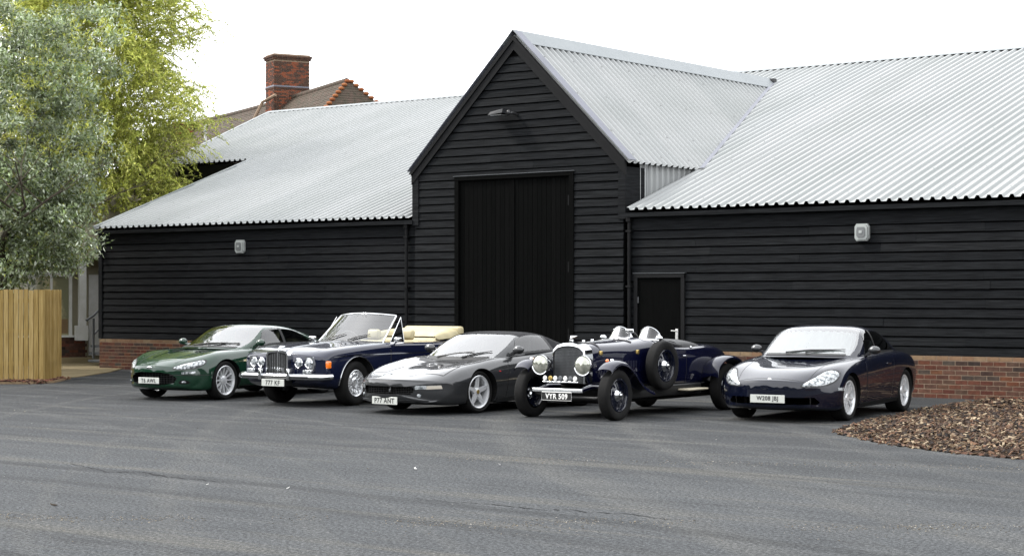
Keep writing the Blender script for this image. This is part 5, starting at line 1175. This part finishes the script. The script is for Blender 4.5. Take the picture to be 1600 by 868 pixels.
# ------------------------------------------------------------------ stately blue convertible
def lamp_round(car, x, y, z, r, name='headlight', ring='chrome', depth=.03):
    m = MB(); m.lathe([(r, -.05), (r+.008, depth*.4), (r, depth*.7), (r-.012, depth*.4)], 28, 'x', (x, y, z)); o = m.obj(name, M[ring], car, 50)
    m = MB(); m.lathe([(r-.008, depth*.3), (r*.7, depth*.75), (r*.3, depth), (.001, depth*1.05)], 28, 'x', (x, y, z)); m.obj('lens', M['lens'], o, 60); return o
def blue_convertible():
    TR = 1.52; WB = 3.06; RW = .352
    car = place('luxury_convertible', 'dark blue luxury convertible with upright chrome grille and cream folded hood', (2.50, -7.68), .02, TR)
    lo = [(0, .30), (.62, .30), (.80, .31)]
    secs = [
     (.79, .10, [(0, .36), (.6, .36), (.79, .38), (.85, .46), (.862, .57), (.855, .69), (.80, .79), (.45, .825), (0, .84)]),
     (.62, .04, [(0, .30), (.6, .30), (.81, .33), (.88, .44), (.89, .60), (.88, .76), (.81, .865), (.45, .88), (0, .895)]),
     (.3, 0, [(0, .26), (.6, .26), (.83, .28), (.895, .42), (.905, .62), (.895, .80), (.815, .91), (.45, .92), (0, .935)]),
     (-.1, 0, [(0, .24), (.6, .24), (.83, .26), (.90, .40), (.912, .63), (.90, .83), (.82, .94), (.45, .95), (0, .965)]),
     (-.65, 0, [(0, .24), (.6, .24), (.82, .26), (.895, .40), (.912, .64), (.90, .86), (.825, .965), (.45, .98), (0, 1.0)]),
     (-1.3, 0, [(0, .24), (.6, .24), (.82, .26), (.89, .40), (.91, .65), (.90, .87), (.83, .965), (.45, .985), (0, 1.0)]),
     (-2.1, 0, [(0, .24), (.6, .24), (.82, .26), (.89, .40), (.91, .66), (.90, .87), (.83, .96), (.45, .98), (0, .99)]),
     (-2.7, 0, [(0, .24), (.6, .24), (.83, .27), (.9, .42), (.915, .68), (.905, .90), (.83, 1.0), (.45, 1.01), (0, 1.02)]),
     (-3.3, 0, [(0, .27), (.6, .27), (.82, .30), (.89, .44), (.905, .68), (.895, .88), (.815, .985), (.45, 1.0), (0, 1.01)]),
     (-3.9, -.03, [(0, .32), (.6, .32), (.8, .35), (.86, .46), (.875, .65), (.865, .82), (.785, .92), (.45, .94), (0, .95)]),
     (-4.2, -.08, [(0, .38), (.6, .38), (.77, .40), (.83, .48), (.845, .62), (.835, .76), (.76, .85), (.45, .87), (0, .88)])]
    S = Surf(body_net(secs, CAPF, CAPR)); cut = arches(.405, RW+.01, WB, TR, .395)
    m = MB(); m.prism([(-.98, -.60), (-1.05, -.70), (-2.45, -.72), (-2.55, -.62), (-2.55, .62), (-2.45, .72), (-1.05, .70), (-.98, .60)], 'z', .45, 1.3); cut.append(m.mesh('c', M['under']))
    body, P = finish_body(S, 'body', [M['blue'], M['black_leather']], car, cut)
    # wheel arch lips
    for x in (0, -WB):
        for sg in (1, -1):
            m = MB(); pts = []
            for k in range(25):
                a = math.radians(-4+188*k/24); X, Z = x+.412*math.cos(a), RW+.01+.412*math.sin(a); h, n = P.hit(X, Z, 'S'); pts.append((X, sg*(h.y+.004), Z))
            m.tube(pts, .011, 6); m.obj('arch_lip', M['chrome'], car, 60)
    # grille shell, slats, bumper
    m = MB(); gx = .895
    sh = [(-.235, .46), (-.235, .80), (-.20, .855), (0, .875), (.20, .855), (.235, .80), (.235, .46)]; inn = [(-.205, .475), (-.205, .795), (-.175, .832), (0, .848), (.175, .832), (.205, .795), (.205, .475)]
    for (a, b), (c, d) in zip(zip(sh[:-1], sh[1:]), zip(inn[:-1], inn[1:])): m.add([(gx, *a), (gx, *b), (gx, *d), (gx, *c), (gx-.16, *a), (gx-.16, *b), (gx-.03, *d), (gx-.03, *c)], [(0, 1, 2, 3), (0, 4, 5, 1), (3, 2, 6, 7)])
    m.box(gx-.05, gx, -.235, .235, .445, .475); go = m.obj('grille_shell', M['chrome'], car, 30)
    m = MB(); m.prism(inn, 'x', gx-.06, gx-.05); m.obj('grille_back', M['trim'], go)
    for k in range(-5, 6):
        y = k*.037; zt = .845-abs(y)*.22; m = MB(); m.tube([(gx-.02, y, .47), (gx-.02, y, zt)], .0045 if k else .009, 6); m.obj('slat', M['chrome'], go, 50)
    m = MB(); m.tube([(.60, -.885, .47), (.80, -.86, .47), (.90, -.70, .47), (.925, 0, .47), (.90, .70, .47), (.80, .86, .47), (.30+.3, .885, .47)], .048, 12); b = m.obj('bumper', M['chrome'], car, 60)
    for v in b.data.vertices: v.co.z = .47+(v.co.z-.47)*1.0
    m = MB(); m.tube([(.66, -.875, .47), (.83, -.84, .47), (.94, -.69, .47), (.968, 0, .47), (.94, .69, .47), (.83, .84, .47), (.66, .875, .47)], .016, 8); m.obj('bumper_strip', M['trim'], b, 60)
    for sg in (1, -1): m = MB(); m.rbox(.88, .985, sg*.30-.03, sg*.30+.03, .41, .60, .02); m.obj('overrider', M['chrome'], b, 50)
    for sg in (1, -1):
        for y in (.40, .585):
            h, n = P.hit(y, .685, 'F'); lamp_round(car, h.x-.0, sg*y, .685, .073)
        h, n = P.hit(.49, .685, 'F'); m = MB(); o = [(.30, .59), (.69, .59), (.70, .68), (.67, .78), (.32, .785), (.30, .70)]
        m.prism([(sg*a, b_) for a, b_ in o], 'x', h.x-.09, h.x-.012); m.obj('lamp_surround', M['chrome'], car, 30)
        m = MB(); m.rbox(h.x-.03, h.x+.055, sg*.60-.085, sg*.60+.085, .525, .585, .015); f_ = m.obj('fog_lamp', M['chrome'], car, 50); m = MB(); m.rbox(h.x+.05, h.x+.06, sg*.60-.075, sg*.60+.075, .53, .58, .004); m.obj('lens', M['lens'], f_, 40)
        m = MB(); m.rbox(.60, .70, sg*.835-.02, sg*.835+.055, .60, .72, .02); m.obj('indicator', M['amber'], car, 50)
    m = MB(); m.sphere((.84, 0, .895), .022, 8, 6, (1, 1, 1.3)); m.hexa([(.86, -.004, .90), (.76, -.05, .93), (.76, .05, .93), (.86, .004, .90), (.86, -.004, .905), (.76, -.06, .945), (.76, .06, .945), (.86, .004, .905)]); m.obj('mascot', M['chrome'], car, 40)
    m = MB(); m.tube([tuple(P.hit(x, 0, 'T')[0]+Vector((0, 0, .004))) for x in np.linspace(.78, -.6, 14)], .006, 6); m.obj('bonnet_strip', M['chrome'], car, 60)
    P.line([(.66, -.62), (.2, -.66), (-.55, -.70), (-.6, -.4), (-.62, 0)], 'T', .008, .0016, M['trim'], 'bonnet_seam', car)
    P.line([(.55, .775), (.0, .80), (-.8, .80), (-2.4, .80), (-3.6, .80)], 'S', .012, .006, M['chrome'], 'waist_strip', car)
    dl = P.quad([(-.80, .30), (-2.10, .30)], [(-.82, .925), (-2.16, .92)], 'S', .003, M['blue'], 'door', car, 20, 12)
    P.line([(-.79, .29), (-2.12, .29), (-2.17, .925)], 'S', .011, .0016, M['trim'], 'door_seam', car); P.line([(-.79, .29), (-.81, .93)], 'S', .011, .0016, M['trim'], 'door_seam', car)
    for sg, d in zip((1, -1), dl): m = MB(); m.rbox(-2.02, -1.84, .905*sg-.015, .905*sg+.03, .855, .875, .008); m.obj('handle', M['chrome'], d, 50)
    P.line([(-.42, .27), (-2.6, .27)], 'S', .05, .010, M['chrome'], 'sill', car)
    # windscreen: chrome frame, raked glass
    def wp(t, s_): y = (.70-.10*s_)*t; return (-.70-.46*s_-.14*t*t, y, .985-.015*t*t+.445*s_-.02*t*t*s_)
    tt = np.linspace(-1, 1, 21); Q = np.array([[wp(t, s_) for t in tt] for s_ in np.linspace(0, 1, 9)]); Nn = np.tile(np.array([.69, 0, .72]), Q.shape[:2]+(1,)); sheet(Q, Nn, M['clear_screen'], 'windscreen', car, 0)
    m = MB(); m.tube([wp(1, k/6) for k in range(7)]+[wp(t, 1.02) for t in tt[::-1]]+[wp(-1, 1-k/6) for k in range(7)], .015, 8); m.obj('windscreen_frame', M['chrome'], car, 60)
    m = MB(); m.tube([wp(t, .0) for t in tt], .02, 8); m.obj('screen_seal', M['trim'], car, 60)
    m = MB(); p = wp(0, .86); m.rbox(p[0]-.05, p[0]-.025, -.11, .11, p[2]-.03, p[2]+.03, .01); m.obj('interior_mirror', M['trim'], car, 40)
    for t0, t1 in ((.1, .62), (-.62, -.1)):
        a, b_ = Vector(wp(t0, .04)), Vector(wp(t1, .26)); o = Vector((.69, 0, .72))*.02; m = MB(); m.tube([a+o, (a+b_)/2+o*1.4, b_+o], [.011, .01, .006], 6); m.obj('wiper', M['trim'], car, 50)
    for sg in (1, -1):                                  # quarter light and door glass frame
        m = MB(); m.tube([(-.98, sg*.735, .97), (-1.30, sg*.70, 1.38)], .005, 6); m.tube([(-1.30, sg*.70, 1.38), (-1.33, sg*.75, .96)], .005, 6); q_ = m.obj('quarter_light_frame', M['chrome'], car, 50)
        m = MB(); m.add([(-.98, sg*.735, .97), (-1.30, sg*.70, 1.37), (-1.33, sg*.75, .96)], [(0, 1, 2)]); m.obj('pane', M['clear'], q_)
        m = MB(); m.rbox(-1.0, -.90, sg*.93-.055, sg*.93+.055, .98, 1.06, .02); o = m.obj('door_mirror', M['chrome'], car, 50); m = MB(); m.tube([(-.95, sg*.84, .95), (-.95, sg*.92, 1.0)], .015, 6); m.obj('mirror_arm', M['chrome'], o, 50)
    dash(car, -.80, -1.10, .66, .86, .965, pm('walnut', (.12, .05, .02), .25, coat=.6)); steering(car, -1.28, -.37, .96, .2)
    for y in (.37, -.37):
        s_ = seat(car, -1.78, y, .52, .47, M['cream'], .29, .18)
    m = MB(); m.rbox(-2.52, -2.30, -.68, .68, .55, 1.02, .07); m.obj('rear_seat', M['cream'], car, 50)
    m = MB(); m.rbox(-2.3, -1.5, -.70, -.64, .6, .96, .03); m.rbox(-2.3, -1.1, .64, .70, .6, .96, .03); m.obj('door_card', M['cream'], car, 50)
    # folded hood: a soft bolster round the back of the cabin
    hood = Surf([[(-2.20, .70, 1.04), (-2.2, .69, 1.05), (-2.20, .68, 1.05), (-2.20, .67, 1.04)], [(-2.24, .76, 1.00), (-2.24, .72, 1.080), (-2.28, .63, 1.086), (-2.30, .60, 1.02)], [(-2.5, .79, 1.02), (-2.5, .74, 1.117), (-2.46, .62, 1.123), (-2.44, .58, 1.04)], [(-2.82, .74, 1.02), (-2.78, .68, 1.142), (-2.62, .56, 1.148), (-2.54, .52, 1.04)], [(-3.02, .50, 1.03), (-2.98, .46, 1.160), (-2.72, .38, 1.166), (-2.58, .36, 1.04)], [(-3.08, .2, 1.03), (-3.04, .2, 1.166), (-2.74, .2, 1.173), (-2.6, .2, 1.04)], [(-3.08, 0, 1.03), (-3.04, 0, 1.166), (-2.74, 0, 1.173), (-2.6, 0, 1.04)]], sym0=False, sym1=False)
    me = hood.mesh(6, 6, M['cream']); o1 = link('folded_hood', me, car)
    me2 = me.copy()
    for v in me2.vertices: v.co.y = -v.co.y
    me2.flip_normals(); link('folded_hood', me2, car)
    m = MB(); m.rbox(-3.12, -2.96, -.62, .62, 1.0, 1.21, .05); m.obj('hood_bag', M['cream'], car, 50)
    plate(car, .985, .375, '777 KF', .48, .11)
    m = MB(); m.box(.80, .97, -.24, .24, .33, .43); m.obj('plate_bracket', M['trim'], car)
    rm = MB(); Rr = .20; rim_base(rm, Rr, .22); rm.lathe([(.001, .07), (.06, .07), (.065, .085), (.10, .07), (.15, .088), (.185, .075), (Rr, .06)], 32)
    for k in range(12): spoke(rm, 2*math.pi*k/12, .10, .19, .010, .014, .085, .09, .02)
    rme = rm.mesh('wheel', M['alloy_d'], 35); ty = tyre_mesh(RW, .235, Rr+.012); wheel_set(car, rme, ty, ty, RW, RW, WB, TR, 1.52, None, .08)
blue_convertible()

# ------------------------------------------------------------------ vintage tourer
def vintage_tourer():
    TR = 1.42; WB = 3.06; RW = .352
    car = place('vintage_tourer', 'deep blue open vintage tourer with big round lamps and side mounted spare wheel', (7.84, -8.12), .02, TR)
    secs = [
     (-.02, 0, [(0, .48), (.19, .48), (.25, .51), (.26, .6), (.265, .72), (.265, .85), (.247, .95), (.15, 1.018), (0, 1.03)]),
     (-.2, 0, [(0, .44), (.22, .44), (.285, .48), (.298, .6), (.305, .74), (.303, .87), (.28, .98), (.17, 1.045), (0, 1.055)]),
     (-.7, 0, [(0, .40), (.25, .40), (.335, .45), (.355, .6), (.36, .75), (.355, .89), (.322, 1.0), (.19, 1.06), (0, 1.075)]),
     (-1.25, 0, [(0, .38), (.32, .38), (.43, .42), (.46, .56), (.465, .75), (.452, .92), (.395, 1.03), (.22, 1.09), (0, 1.105)]),
     (-1.55, 0, [(0, .37), (.36, .37), (.49, .41), (.525, .56), (.535, .76), (.52, .94), (.455, 1.05), (.24, 1.10), (0, 1.11)]),
     (-2.0, 0, [(0, .37), (.4, .37), (.54, .41), (.575, .56), (.585, .76), (.575, .90), (.535, .965), (.3, .985), (0, .985)]),
     (-2.6, 0, [(0, .38), (.4, .38), (.535, .42), (.57, .56), (.58, .76), (.57, .90), (.525, .975), (.3, .995), (0, 1.0)]),
     (-3.2, 0, [(0, .42), (.36, .42), (.46, .46), (.505, .58), (.52, .74), (.505, .87), (.445, .955), (.25, .985), (0, .99)]),
     (-3.65, 0, [(0, .48), (.26, .48), (.33, .51), (.37, .6), (.385, .70), (.37, .80), (.32, .87), (.17, .90), (0, .905)])]
    S = Surf(body_net(secs, [(.001, .012), (.5, .012), (.85, .011), (.97, .006)], CAPR))
    m = MB(); m.prism([(-1.68, -.40), (-2.10, -.46), (-2.10, .46), (-1.68, .40)], 'z', .55, 1.4)
    body, P = finish_body(S, 'body', [M['royal'], M['black_leather']], car, [m.mesh('c', M['under'])])
    # radiator: polished shell, stone guard
    m = MB(); o = [(-.27, .50), (-.285, .85), (-.268, .965), (-.20, 1.03), (-.10, 1.06), (0, 1.068), (.10, 1.06), (.20, 1.03), (.268, .965), (.285, .85), (.27, .50)]
    i_ = [(-.25, .50), (-.266, .845), (-.249, .945), (-.184, .998), (-.09, 1.022), (0, 1.028), (.09, 1.022), (.184, .998), (.249, .945), (.266, .845), (.25, .50)]
    for k in range(10):
        a, b, c, d = o[k], o[k+1], i_[k+1], i_[k]; m.add([(.10, *a), (.10, *b), (.115, *c), (.115, *d), (-.07, a[0]*1.035, a[1]+.01), (-.07, b[0]*1.035, b[1]+.01), (.07, *c), (.07, *d)], [(0, 1, 2, 3), (0, 4, 5, 1), (3, 2, 6, 7)])
    ro = m.obj('radiator_shell', M['chrome'], car, 25)
    m = MB(); m.prism(i_, 'x', .085, .095); m.obj('radiator_core', M['mesh_d'], ro)
    m = MB()
    for k in range(-11, 12): y = k*.0205; zt = 1.012-abs(y)**2*1.2; m.box(.098, .103, y-.0025, y+.0025, .50, zt)
    for k in range(23): z = .51+k*.021; w = .238 if z < .9 else .22; m.box(.1035, .107, -w, w, z, z+.004)
    m.obj('stone_guard', M['grey_metal'], ro)
    m = MB(); m.lathe([(.001, 1.12), (.03, 1.115), (.035, 1.09), (.03, 1.06)], 16, 'z', (.03, 0, 0)); m.hexa([(.06, -.006, 1.12), (-.02, -.05, 1.14), (-.02, .05, 1.14), (.06, .006, 1.12), (.06, -.006, 1.13), (-.03, -.06, 1.165), (-.03, .06, 1.165), (.06, .006, 1.13)]); m.obj('radiator_cap', M['chrome'], ro, 40)
    # headlamps
    for sg in (1, -1):
        m = MB(); m.lathe([(.001, -.17), (.06, -.15), (.115, -.08), (.138, .0), (.145, .02), (.14, .035), (.128, .03)], 32, 'x', (.26, sg*.36, .76)); h = m.obj('headlight', M['chrome'], car, 50)
        m = MB(); m.lathe([(.13, .028), (.09, .052), (.045, .064), (.001, .068)], 32, 'x', (.26, sg*.36, .76)); m.obj('lens', M['vlens'], h, 60)
        m = MB(); m.tube([(.2, sg*.36, .63), (.12, sg*.36, .50)], .018, 8); m.obj('bracket', M['royal'], h, 50)
        # cycle wing
        W = Surf([[(X, sg*(TR/2+dy), Z+dz) for dy, dz in ((-.125, -.05), (-.105, .0), (0, .02), (.105, .0), (.125, -.05))] for X, Z in [(.27, .70), (.20, .76), (.11, .80), (0, .815), (-.16, .78), (-.31, .69), (-.46, .56), (-.64, .44), (-.85, .37)]], sym0=False, sym1=False); link('front_wing', W.mesh(5, 5, M['royal']), car)
        m = MB(); m.sphere((.04, sg*(TR/2-.02), .825), .03, 10, 6); m.obj('side_lamp', M['chrome'], car, 60); m = MB(); m.sphere((.06, sg*(TR/2-.09), .825), .026, 10, 6); m.obj('indicator', M['amber'], car, 60)
        W = Surf([[(-WB+X, sg*(.72+dy), Z+dz) for dy, dz in ((-.16, -.03), (-.13, .0), (0, .028), (.11, .008), (.13, -.03))] for X, Z in [(.44, .50), (.42, .62), (.34, .715), (.18, .785), (0, .805), (-.18, .785), (-.34, .71), (-.43, .60), (-.46, .48)]], sym0=False, sym1=False); link('rear_wing', W.mesh(5, 5, M['royal']), car)
        m = MB(); m.rbox(-2.42, -1.85, sg*.70-.10, sg*.70+.10, .335, .365, .012); m.obj('step', M['wood'], car, 50); m = MB(); m.rbox(-2.55, -.45, sg*.55-.09, sg*.55+.05, .27, .43, .02); m.obj('chassis_rail', M['trim'], car, 40)
        # louvres and aero screens
        for k in range(15):
            x = -.35-k*.055; h_, n = P.hit(x, .72, 'S'); m = MB(); m.hexa([(x+.014, sg*(h_.y-.004), .64), (x-.014, sg*(h_.y+.012), .64), (x-.016, sg*(h_.y-.004), .64), (x+.012, sg*(h_.y-.008), .64), (x+.014, sg*(h_.y-.004), .80), (x-.014, sg*(h_.y+.012), .80), (x-.016, sg*(h_.y-.004), .80), (x+.012, sg*(h_.y-.008), .80)]); m.obj('louvre', M['royal'], car)
        Q = np.array([[(-1.50-.10*s_-.06*t*t, sg*.25+.185*t, 1.08+.19*s_*math.sqrt(max(0, 1-t*t*.96))) for t in np.linspace(-1, 1, 15)] for s_ in np.linspace(0, 1, 8)]); Nn = np.tile(np.array([.9, 0, .4]), Q.shape[:2]+(1,)); a = sheet(Q, Nn, glass_mat('aero_glass', 1.55, (.62, .65, .66)), 'aero_screen', car, 0)[0]
        m = MB(); m.tube([tuple(q) for q in Q[-1]], .008, 6); m.obj('screen_rim', M['chrome'], a, 60)
        m = MB(); m.sphere((-1.52, sg*.49, 1.11), .05, 12, 8, (.5, 1.2, .8)); m.obj('side_mirror', M['chrome'], car, 60)
    m = MB(); m.tube([(-1.50, -.5, 1.075), (-1.48, 0, 1.115), (-1.50, .5, 1.075)], .012, 6); m.obj('scuttle_rail', M['chrome'], car, 60)
    m = MB(); m.rbox(-1.50, -1.47, -.07, .07, 1.18, 1.24, .012); m.tube([(-1.485, 0, 1.10), (-1.485, 0, 1.2)], .008, 6); m.obj('interior_mirror', M['chrome'], car, 40)
    for k in range(2):                                       # carburettor and filler bits on the bonnet
        x = -.45-.22*k; h_, n = P.hit(x, -.12, 'T'); m = MB(); m.lathe([(.001, .04), (.022, .036), (.026, .0)], 12, 'z', (x, -.12, h_.z)); m.obj('bonnet_cap', M['chrome'], car, 50)
    for x in (-.25, -1.05):                                  # leather bonnet straps
        m = MB(); pts = [P.hit(x, y, 'T')[0]+Vector((0, 0, .006)) for y in np.linspace(-.3, .3, 13)]; m.tube([tuple(p) for p in pts], .012, 6); m.obj('bonnet_strap', M['black_leather'], car, 60)
        h_, n = P.hit(x-.0, .93, 'S'); m = MB(); m.rbox(x-.03, x+.03, h_.y-.01, h_.y+.02, .89, .95, .01); m.obj('buckle', M['brass'], car, 50)
    m = MB(); m.tube([tuple(P.hit(x, 0, 'T')[0]+Vector((0, 0, .005))) for x in np.linspace(0, -1.2, 12)], .006, 6); m.obj('bonnet_hinge', M['chrome'], car, 60)
    # front: badge bar, dumb irons, axle, plate
    m = MB(); m.tube([(.30, -.30, .525), (.30, .30, .525)], .012, 8); bb = m.obj('badge_bar', M['chrome'], car, 50)
    for k, (y, mt) in enumerate(((-.26, 'enamel'), (-.17, 'brass'), (-.085, 'enamel'), (.0, 'grey_metal'), (.085, 'enamel'), (.17, 'grey_metal'), (.25, 'enamel'))):
        m = MB(); m.lathe([(.001, .012), (.03, .01), (.036, .0), (.03, -.008)], 14, 'x', (.31, y, .575)); m.obj('badge', M[mt], bb, 50)
    m = MB(); m.rbox(.36, .40, -.42, .42, .385, .44, .012); m.obj('front_bar', M['alloy_d'], car, 50)
    for sg in (1, -1): m = MB(); m.tube([(-.5, sg*.36, .42), (.1, sg*.36, .45), (.36, sg*.36, .41)], [.05, .04, .03], 8); m.obj('dumb_iron', M['royal'], car, 50)
    m = MB(); m.tube([(0, -.64, .34), (0, -.4, .29), (0, .4, .29), (0, .64, .34)], .035, 8); m.tube([(-.18, -.6, .3), (-.18, .6, .3)], .016, 6); m.obj('front_axle', M['trim'], car, 50)
    m = MB(); m.tube([(-WB, -.66, RW), (-WB, .66, RW)], .05, 8); m.sphere((-WB, 0, RW), .13); m.obj('rear_axle', M['trim'], car, 50)
    m = MB(); m.rbox(-3.3, -.15, -.46, .46, .21, .46, .03); m.obj('undertray', M['under'], car, 40)
    plate(car, .40, .33, 'VYR 509', .50, .11, 'plate_k', 'char_s')
    m = MB(); m.tube([(.402, -.25, .273), (.402, .25, .273), (.402, .25, .387), (.402, -.25, .387), (.402, -.25, .273)], .004, 4); m.obj('plate_border', M['char_s'], car)
    # cockpit
    m = MB(); m.tube([(-1.66, -.46, 1.06), (-1.9, -.52, 1.0), (-2.12, -.5, .98), (-2.2, 0, 1.01), (-2.12, .5, .98), (-1.9, .52, 1.0), (-1.66, .46, 1.06)], .035, 8); m.obj('cockpit_padding', M['black_leather'], car, 60)
    T = Surf([[(-2.02, .52, .95), (-2.02, .46, 1.04), (-2.02, .25, 1.07), (-2.02, 0, 1.075)], [(-2.2, .535, .955), (-2.2, .47, 1.055), (-2.2, .25, 1.085), (-2.2, 0, 1.09)], [(-2.5, .53, .955), (-2.5, .46, 1.03), (-2.5, .25, 1.05), (-2.5, 0, 1.055)], [(-2.72, .50, .96), (-2.74, .42, .985), (-2.75, .25, 1.0), (-2.76, 0, 1.0)]], sym0=False); link('tonneau', T.mesh(6, 6, M['black_leather']), car)
    steering(car, -1.82, -.24, 1.05, .2); m = MB(); m.rbox(-1.70, -1.66, -.42, .42, .85, 1.05, .01); m.obj('dashboard', M['trim'], car, 40)
    dl = P.quad([(-1.66, .45), (-2.12, .45)], [(-1.66, .90), (-2.12, .86)], 'S', .004, M['royal'], 'door', car, 10, 8)
    P.line([(-1.65, .44), (-2.13, .44), (-2.13, .87)], 'S', .010, .0016, M['trim'], 'door_seam', car)
    for sg, d in zip((1, -1), dl): m = MB(); m.tube([(-2.06, sg*.585, .84), (-2.06, sg*.615, .845), (-1.97, sg*.62, .845)], .009, 6); m.obj('handle', M['chrome'], d, 50)
    m = MB(); m.sphere((-2.3, .56, .965), .02); m.sphere((-2.75, .5, .96), .02); m.obj('tonneau_stud', M['chrome'], car)
    # wheels: steel discs with plated hubs
    rm = MB(); Rr = .222; rim_base(rm, Rr, .16); rm.lathe([(.07, .05), (.13, .03), (.19, .01), (Rr-.02, .02)], 36)
    for k in range(12): spoke(rm, 2*math.pi*k/12, .12, .195, .018, .02, .038, .02, .012)
    rme = rm.mesh('wheel', M['navy'], 35); ty = tyre_mesh(RW, .165, Rr+.012)
    hm = MB(); hm.lathe([(.001, .125), (.022, .12), (.03, .10), (.055, .095), (.065, .07), (.085, .05), (.09, .035)], 24); hme = hm.mesh('hub', M['chrome'], 40)
    wheel_set(car, rme, ty, ty, RW, RW, WB, TR, TR, None, .03)
    for w in [c for c in car.children if c.name.startswith('wheel')]: link('hub', hme, w)
    w = link('spare_wheel', rme, car, (-1.36, .64, .72)); link('tyre', ty, w); link('hub', hme, w)
    m = MB(); m.tube([(-1.36, .45, .72), (-1.36, .64, .72)], .05, 8); m.obj('spare_carrier', M['trim'], car)
vintage_tourer()
